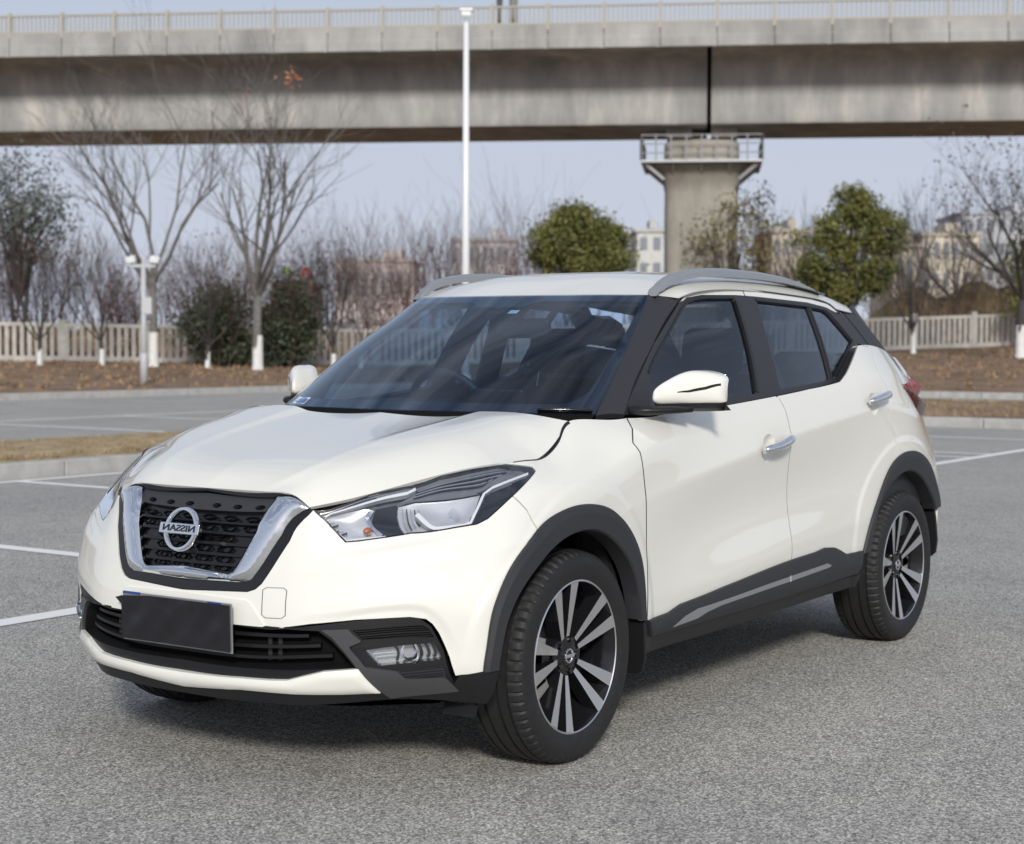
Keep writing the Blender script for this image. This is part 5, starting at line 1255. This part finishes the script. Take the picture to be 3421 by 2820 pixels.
# ------------------------------------------------------------------ trees
def bark(name, a, b): return noisy(name, a, b, 14, .9, detail=4)
BARKG = bark('grey_bark', (.11, .104, .098), (.20, .19, .178)); BARKD = bark('dark_bark', (.035, .030, .030), (.075, .066, .063)); BARKR = bark('red_brown_twigs', (.075, .038, .036), (.14, .08, .072)); BARKB = bark('brown_twigs', (.085, .060, .045), (.17, .125, .09)); LIME = noisy('whitewash', (.62, .62, .60), (.78, .78, .76), 9, .85)
def branch_mesh(bm, p, d, L, r, lev, rnd, spread, gnarl, kids, tips, up=.12, n=5):
    pts, rad = [p.copy()], [r]; q = p.copy(); dd = d.copy(); m = 4 if lev > 1 else 3
    for i in range(m):
        dd = (dd+Vector((rnd.gauss(0, gnarl), rnd.gauss(0, gnarl), rnd.gauss(0, gnarl)+up))).normalized(); q = q+dd*(L/m); pts.append(q.copy()); rad.append(max(.004, r*(1-.62*(i+1)/m)))
    add_tube(bm, pts, rad, n if r > .03 else 3, False)
    if lev == 0: tips.append((q, dd)); return
    k = kids[-lev] if isinstance(kids, (list, tuple)) else kids
    for j in range(k):
        t = .35+.65*(j+rnd.random()*.6)/k; i = min(m-1, int(t*m)); b = pts[i].lerp(pts[i+1], t*m-i if t*m-i < 1 else 1); ax = (pts[i+1]-pts[i]).normalized()
        pr = ax.orthogonal().normalized(); pr.rotate(Matrix.Rotation(rnd.uniform(0, 6.283), 3, ax)); nd_ = (ax*math.cos(spread*rnd.uniform(.6, 1.25))+pr*math.sin(spread*rnd.uniform(.6, 1.25))).normalized()
        branch_mesh(bm, b, nd_, L*rnd.uniform(.50, .78), max(.005, rad[i]*rnd.uniform(.45, .68)), lev-1, rnd, spread, gnarl, kids, tips, up, n)
    tips.append((q, dd))
def leaf_quads(bm, c, n, rad, size, rnd, flat=1.0):
    for k in range(n):
        v = Vector((rnd.gauss(0, 1), rnd.gauss(0, 1), rnd.gauss(0, flat))); p = c+v*rad*.5; a = Vector((rnd.gauss(0, 1), rnd.gauss(0, 1), rnd.gauss(0, 1))).normalized(); b = a.orthogonal().normalized(); b.rotate(Matrix.Rotation(rnd.uniform(0, 6.28), 3, a)); s = size*rnd.uniform(.6, 1.3); e = a.cross(b)
        bm.faces.new((bm.verts.new(p-b*s), bm.verts.new(p+e*s*.5), bm.verts.new(p+b*s), bm.verts.new(p-e*s*.5)))
def bare_tree(dx, dep, top, label, seed, bk=BARKG, fork=2.3, r=.15, lev=4, kids=(3, 3, 3, 3), spread=.55, gnarl=.10, lime=1.2, first=5, leaves=None, grp=None, name='bare_tree', lean=0, Lf=None, up=.12):
    la = lat_px(dx, dep); z0 = gz(la, dep)-.05; H = z_px(top, dep)-z0; rnd = random.Random(seed); root = tag(empty(name, G(la, dep, z0)), label, 'tree', grp)
    bm = bmesh.new(); pts = [Vector((0, 0, 0)), Vector((0, 0, .25)), Vector((rnd.uniform(-.05, .05), 0, fork*.5)), Vector((rnd.uniform(-.08, .08)+lean, rnd.uniform(-.08, .08), fork))]; add_tube(bm, pts, [r*1.35, r*1.08, r*.95, r*.85], 10); bm_obj('trunk', bm, bk, root, True)
    if lime: bm = bmesh.new(); add_tube(bm, [pts[0], pts[1], Vector((0, 0, lime))], [r*1.35+.012, r*1.08+.012, r*1.0+.012], 12, False); bm_obj('whitewash', bm, LIME, root, True)
    bm = bmesh.new(); tips = []; top_p = pts[-1]; L0 = Lf or (H-fork)*.52
    for j in range(first):
        a = 6.283*j/first+rnd.uniform(-.4, .4); el = rnd.uniform(.35, .95) if j else .1; d = Vector((math.sin(el)*math.cos(a), math.sin(el)*math.sin(a), math.cos(el)))
        st = top_p+Vector((0, 0, -rnd.uniform(0, fork*.15))); branch_mesh(bm, st, d, L0*rnd.uniform(.85, 1.15), r*rnd.uniform(.42, .58), lev-1, rnd, spread, gnarl, kids, tips, up)
    bm_obj('crown', bm, bk, root)
    if leaves:
        mm_, n, sz, frac = leaves; bm = bmesh.new()
        for t, d in tips:
            if rnd.random() < frac: leaf_quads(bm, t, n, .28, sz, rnd)
        bm_obj('foliage', bm, mm_, root)
    return root
def leafm(name, a, b, tr=.25):
    m = noisy(name, a, b, 1.6, .6, detail=3); return m
LG1 = leafm('evergreen_leaf', (.060, .078, .020), (.21, .205, .058)); LG2 = leafm('dark_shrub_leaf', (.034, .046, .026), (.090, .108, .060)); LY = leafm('yellowing_leaf', (.10, .095, .030), (.24, .20, .07)); LGR = leafm('grey_green_leaf', (.06, .07, .058), (.15, .165, .135)); LO = leafm('orange_leaf', (.40, .15, .07), (.50, .24, .12)); LDK = leafm('withered_leaf', (.045, .035, .028), (.10, .075, .05)); LRD = leafm('dark_red_leaf', (.085, .022, .026), (.16, .05, .05))
t1 = bare_tree(530, 55, 118, 'big bare tree with a whitewashed trunk base forking low in front of the dark shrubs', 21, fork=2.6, r=.15, first=7, kids=(3, 4, 4, 3), Lf=4.4, spread=.55, up=.06, gnarl=.15, lev=4)
bare_tree(316, 57, 150, 'tall bare tree with a whitewashed base right behind the short lamp post', 33, fork=3.0, r=.14, first=7, kids=(3, 4, 4, 3), Lf=4.3, spread=.58, up=.05, gnarl=.15)
bm = bmesh.new(); rn = random.Random(4)
for (px_, py_, k) in ((597, 172, 26), (508, 207, 6)):
    c = G(lat_px(px_, 55), 55, z_px(py_, 55))-t1.location; leaf_quads(bm, Vector(c), k, .35, .10, rn)
bm_obj('last_leaves', bm, LO, t1)
for i, (x, dep, top, lb, sd) in enumerate(((82, 56, 470, 'young V-shaped dark tree with a white base at the far left of the lawn', 41), (210, 57.5, 460, 'young dark tree with straight upright twigs left of the short lamp post', 42), (427, 57, 450, 'young dark tree with a white base just left of the low-forking big tree', 43), (686, 58, 420, 'young dark twiggy tree with a white base beside the left door mirror of the car', 44), (742, 60, 430, 'thin pale twiggy tree by the fence right of the dark young tree', 45))):
    bare_tree(x, dep, top, lb, sd, bk=BARKD if i < 4 else BARKG, fork=.9, r=.07, first=6, kids=(4, 4, 3), lev=4, spread=.42, gnarl=.09, lime=.6, Lf=1.9, up=.2, name='young_tree', grp='young trees along the left lawn', leaves=(LRD, 3, .05, .25) if i in (0, 2, 3) else None)
bare_tree(2098, 60, 200, 'bare dark tree with sparse withered leaves at the right edge', 51, bk=BARKD, fork=2.2, r=.17, first=7, kids=(4, 4, 4), Lf=3.3, spread=.6, lime=1.2, leaves=(LDK, 3, .07, .6))
bare_tree(1877, 66, 400, 'slim dark bare tree with a white base before the right-hand fence', 52, bk=BARKD, fork=1.0, r=.08, first=6, kids=(4, 3, 3), Lf=2.1, spread=.4, lime=.9, up=.2, name='young_tree')
bare_tree(890, 80, 395, 'tall thin bare tree left of the tall white lamp post', 53, fork=2, r=.10, first=6, kids=(4, 4, 3), Lf=2.6, spread=.35, lime=0, up=.2)
bare_tree(1648, 85, 350, 'pale bare tree rising left of the leafy right-hand tree', 54, fork=2, r=.10, first=6, kids=(4, 4, 3), Lf=2.8, spread=.38, lime=0, up=.2)
bare_tree(1855, 82, 340, 'pale bare tree rising right of the leafy right-hand tree', 55, fork=2, r=.12, first=7, kids=(4, 4, 3), Lf=3.0, spread=.42, lime=0, up=.18)
bare_tree(1960, 84, 360, 'slender bare tree behind the right-hand fence before the pale houses', 56, fork=2, r=.12, first=6, kids=(4, 4, 3), Lf=2.8, spread=.42, lime=0, up=.18, leaves=(LDK, 2, .07, .3))
def leafy_tree(dx, dep, top, wid, zb, label, seed, leaf, n=26, per=150, size=.13, trunks=3, bk=BARKD, name='leafy_tree', flat=.85, rad=.55, lobes=None):
    la = lat_px(dx, dep); z0 = gz(la, dep)-.05; H = z_px(top, dep)-z0; rnd = random.Random(seed); root = tag(empty(name, G(la, dep, z0)), label, 'tree'); W = wid*1.6244*dep/(FOC*3421)/2; cz = (H+zb)/2; hh = (H-zb)/2
    bm = bmesh.new(); cl = []
    for k in range(n):
        if lobes:
            lx, ly, rx, rz = lobes[k % len(lobes)]; v = Vector((rnd.gauss(0, 1), rnd.gauss(0, 1), rnd.gauss(0, 1))).normalized()*rnd.uniform(.25, 1)**.5; s_ = 1.6244*dep/(FOC*3421)
            o_ = Vector((v.x*rx*s_, v.y*rx*s_, 0)); cx_ = lat_px(lx, dep)-la; c = Vector(((cx_+o_.x)*CY+o_.y*SY, -(cx_+o_.x)*SY+o_.y*CY, z_px(ly, dep)-z0+v.z*rz*s_)); cl.append(c)
            leaf_quads(bm, c, int(per*rnd.uniform(.5, 1.4)), rad*rnd.uniform(.7, 1.2), size, rnd, flat); continue
        for _ in range(30):
            v = Vector((rnd.uniform(-1, 1), rnd.uniform(-1, 1), rnd.uniform(-1, 1)))
            if .25 < v.length < 1: break
        wz = 1-.35*max(0, v.z)**2; c = Vector((v.x*W*.82*wz, v.y*W*.82*wz, cz+v.z*hh*.85)); cl.append(c)
        leaf_quads(bm, c, int(per*rnd.uniform(.6, 1.3)), rad*rnd.uniform(.75, 1.25), size, rnd, flat)
    bm_obj('foliage', bm, leaf, root)
    bm = bmesh.new()
    for k in range(trunks):
        a = 6.283*k/trunks; add_tube(bm, [Vector((.10*math.cos(a), .10*math.sin(a), 0)), Vector((.35*math.cos(a), .35*math.sin(a), zb*.8)), Vector((W*.4*math.cos(a), W*.4*math.sin(a), cz))], [.10, .08, .03], 7)
    bm_obj('trunk', bm, bk, root, True)
    bm = bmesh.new()
    for c in cl: add_tube(bm, [Vector((0, 0, zb*.7)), Vector((c.x*.4, c.y*.4, (zb+c.z)/2)), c], [.05, .03, .012], 4, False)
    bm_obj('limbs', bm, bk, root)
leafy_tree(1185, 68, 432, 226, 1.4, 'rounded dense green tree beyond the car roof, left of the viaduct pier', 61, LG1, n=110, per=230, size=.085, rad=.55, lobes=((1185, 500, 88, 50), (1128, 515, 48, 45), (1250, 505, 44, 48), (1190, 458, 50, 24), (1215, 545, 70, 30)))
leafy_tree(1737, 70, 378, 262, 1.7, 'olive green multi-stemmed tree above the rear of the car', 62, LG1, n=120, per=200, size=.085, rad=.5, lobes=((1685, 525, 62, 55), (1752, 425, 48, 42), (1812, 478, 44, 45), (1715, 590, 48, 35), (1785, 560, 48, 36), (1735, 480, 60, 50)))
leafy_tree(1500, 73, 380, 165, 1.2, 'sparse yellowing tree in front of the viaduct pier', 63, LY, n=34, per=46, size=.10, rad=.8)
leafy_tree(1560, 78, 372, 60, 2.5, 'narrow sparse olive tree just right of the pier', 64, LY, n=12, per=50, size=.10, rad=.7)
leafy_tree(40, 62, 296, 230, 2.8, 'grey-green tree with small scattered leaves at the left edge', 65, LGR, n=70, per=75, size=.075, rad=.95, trunks=2)
leafy_tree(2110, 70, 450, 90, 1.0, 'olive green tree cut by the right edge behind the fence', 66, LG1, n=16, per=120, size=.11, rad=.7)
def shrub(dx, dep, top, wid, label, seed, leaf, n=20, per=120, size=.09, name='shrub', grp=None, rad=.5, twig=BARKB, tw=26):
    la = lat_px(dx, dep); z0 = gz(la, dep)-.08; H = max(.5, z_px(top, dep)-z0); rnd = random.Random(seed); root = tag(empty(name, G(la, dep, z0)), label, 'shrub', grp); W = wid*1.6244*dep/(FOC*3421)/2
    bm = bmesh.new(); tips = []
    for k in range(tw):
        a = rnd.uniform(0, 6.283); rr = W*rnd.uniform(0, .6); el = rnd.uniform(.05, .5); branch_mesh(bm, Vector((rr*math.cos(a), rr*math.sin(a), 0)), Vector((math.sin(el)*math.cos(a), math.sin(el)*math.sin(a), math.cos(el))), H*rnd.uniform(.45, .8), .022, 2, rnd, .45, .12, (4, 4), tips, .12, 3)
    bm_obj('stems', bm, twig, root)
    if n:
        bm = bmesh.new()
        for k in range(n):
            a = rnd.uniform(0, 6.283); rr = W*math.sqrt(rnd.random())*.9; z = H*rnd.uniform(.1, .95)*(1-.3*(rr/W)**2); leaf_quads(bm, Vector((rr*math.cos(a), rr*math.sin(a), z)), int(per*rnd.uniform(.6, 1.3)), rad, size, rnd)
        bm_obj('foliage', bm, leaf, root)
shrub(450, 60, 588, 150, 'broad dark evergreen shrub before the fence, left of the low-forking big tree', 71, LG2, n=36, per=170, rad=.55)
shrub(590, 60, 572, 130, 'broad dark evergreen shrub before the fence, right of the low-forking big tree', 72, LG2, n=36, per=170, rad=.55)
hz = [(20, 66, 520, 120), (130, 68, 505, 120), (235, 66, 560, 110), (300, 70, 540, 120), (390, 70, 530, 120), (500, 70, 520, 120), (600, 68, 510, 120), (680, 67, 480, 110), (770, 70, 500, 110), (850, 70, 470, 110), (930, 72, 500, 110), (1040, 74, 455, 100), (1100, 80, 440, 60), (1430, 78, 480, 110), (1560, 76, 470, 120), (1640, 76, 520, 100), (1840, 78, 540, 120), (1920, 79, 520, 130), (2010, 79, 500, 130), (2090, 79, 480, 120), (-90, 67, 500, 130), (-230, 66, 510, 130), (-380, 66, 500, 130), (2230, 80, 490, 130), (2380, 82, 500, 140), (2540, 82, 490, 140)]
tw_ = [BARKR, BARKB, BARKD]
for i, (x, dep, top, wd) in enumerate(hz):
    k = [0, 1, 0, 1, 0, 1, 0, 2, 0, 0, 2, 0, 0, 1, 0, 1, 1, 2, 1, 2, 0, 1, 2, 1, 2, 0][i]
    shrub(x, dep, top, wd, ['red-brown leafless shrub in the thicket beyond the fence', 'tan leafless shrub in the thicket beyond the fence', 'dark leafless shrub in the thicket beyond the fence'][k], 80+i, [LRD, LY, LDK][k], n=14, per=26, size=.08, name='bare_shrub', grp=['red-brown thicket shrubs', 'tan thicket shrubs', 'dark thicket shrubs'][k], rad=.7, twig=tw_[k], tw=26)
# low earth bank beyond the fence
def bank(name, dx0, dx1, dep, h, m, seed):
    rnd = random.Random(seed); bm = bmesh.new(); g = {}; n = 30
    for i in range(n+1):
        la = lat_px(dx0+(dx1-dx0)*i/n, dep)
        for j, (o, f) in enumerate(((-5, 0), (-3, .35), (-1, .8), (1, 1), (4, .8), (9, 0))):
            e = min(1, i/4, (n-i)/4); p = G(la, dep+o); g[i, j] = bm.verts.new((p.x, p.y, hill(p.x, p.y)-.3+f*e*h*rnd.uniform(.8, 1.2)))
    for i in range(n):
        for j in range(5): bm.faces.new((g[i, j], g[i+1, j], g[i+1, j+1], g[i, j+1]))
    o = bm_obj(name, bm, m, None, True); tag(o, kind='structure')
EARTH = noisy('bank_earth', (.17, .10, .055), (.36, .25, .14), .5, .95, detail=8, bump=.5, bscale=4, bdist=.2)
bank('earth_bank', 1740, 2700, 84, 2.6, EARTH, 3); bank('earth_bank', -200, 900, 82, 1.3, EARTH, 4)
DIST = noisy('distant_thicket_twigs', (.20, .16, .165), (.30, .25, .25), .2, .95)
def thicket():
    rnd = random.Random(9); bm = bmesh.new()
    for k in range(1500):
        la, de = rnd.uniform(-95, 110), rnd.uniform(100, 135); p = G(la, de, 1.2); h = rnd.uniform(.9, 2.9)*(.7+.3*math.sin(la*.35))
        a = rnd.uniform(-.25, .25); b = rnd.uniform(-.25, .25); add_tube(bm, [p, p+Vector((a*h*.4, b*h*.4, h*.6)), p+Vector((a*h, b*h, h))], [.10, .07, .02], 3, False)
    o = bm_obj('distant_thicket', bm, DIST); tag(o, kind='stuff')
thicket()
# ------------------------------------------------------------------ buildings
WINM = mat('far_window', (.22, .24, .28), .3)  # lightened glass, distance haze put into the colour
def building(dx0, dx1, dep, top, depth, col, label, floors, cols, seed, name='apartment_block', roof=None):
    a, b = lat_px(dx0, dep), lat_px(dx1, dep); W = b-a; H = z_px(top, dep)+.5; root = tag(empty(name, G((a+b)/2, dep, -.5), -YAW), label, 'building'); wm = noisy(name+'_wall_%d' % seed, tuple(c*.9 for c in col), col, .4, .85)
    bm = bmesh.new(); add_box(bm, (0, depth/2, H/2), (W, depth, H)); bm_obj('wall', bm, wm, root)
    bm = bmesh.new(); add_box(bm, (0, depth/2, H+.2), (W+.5, depth+.5, .4)); add_box(bm, (W*.2, depth/2, H+1.2), (W*.25, depth*.4, 1.0)); bm_obj('roof', bm, mat(name+'_roof_%d' % seed, roof or tuple(c*.8 for c in col), .8), root)
    for f in range(floors):
        for c in range(cols):
            x = -W/2+W*(c+.5)/cols; z = H*(f+.55)/floors; bm = bmesh.new(); add_box(bm, (x, -.02, z), (W/cols*.55, .10, H/floors*.5)); bm_obj('window', bm, WINM, root)
building(930, 1062, 190, 498, 14, (.50, .49, .51), 'long grey flat-roofed block behind the tall white lamp post', 4, 9, 1)
building(1308, 1362, 200, 478, 12, (.62, .62, .60), 'narrow white block with wide windows left of the viaduct pier', 5, 2, 2)
building(1585, 1660, 180, 478, 12, (.62, .56, .48), 'cream block seen between the pier and the olive tree', 4, 4, 3)
building(1835, 1900, 150, 508, 10, (.60, .54, .46), 'low cream house right of the olive tree', 2, 3, 4, 'house')
building(1893, 2010, 185, 484, 14, (.66, .60, .50), 'cream stepped block beyond the right-hand fence', 4, 6, 5)
building(1975, 2180, 230, 440, 14, (.60, .62, .66), 'pale grid-fronted block at the right edge in the distance', 6, 9, 6)
building(690, 850, 210, 541, 14, (.60, .52, .50), 'low pinkish building behind the shrubs left of the lamp post', 2, 9, 7, 'warehouse')
building(560, 640, 170, 590, 10, (.42, .30, .26), 'low reddish shed behind the low-forking big tree', 1, 4, 8, 'shed')
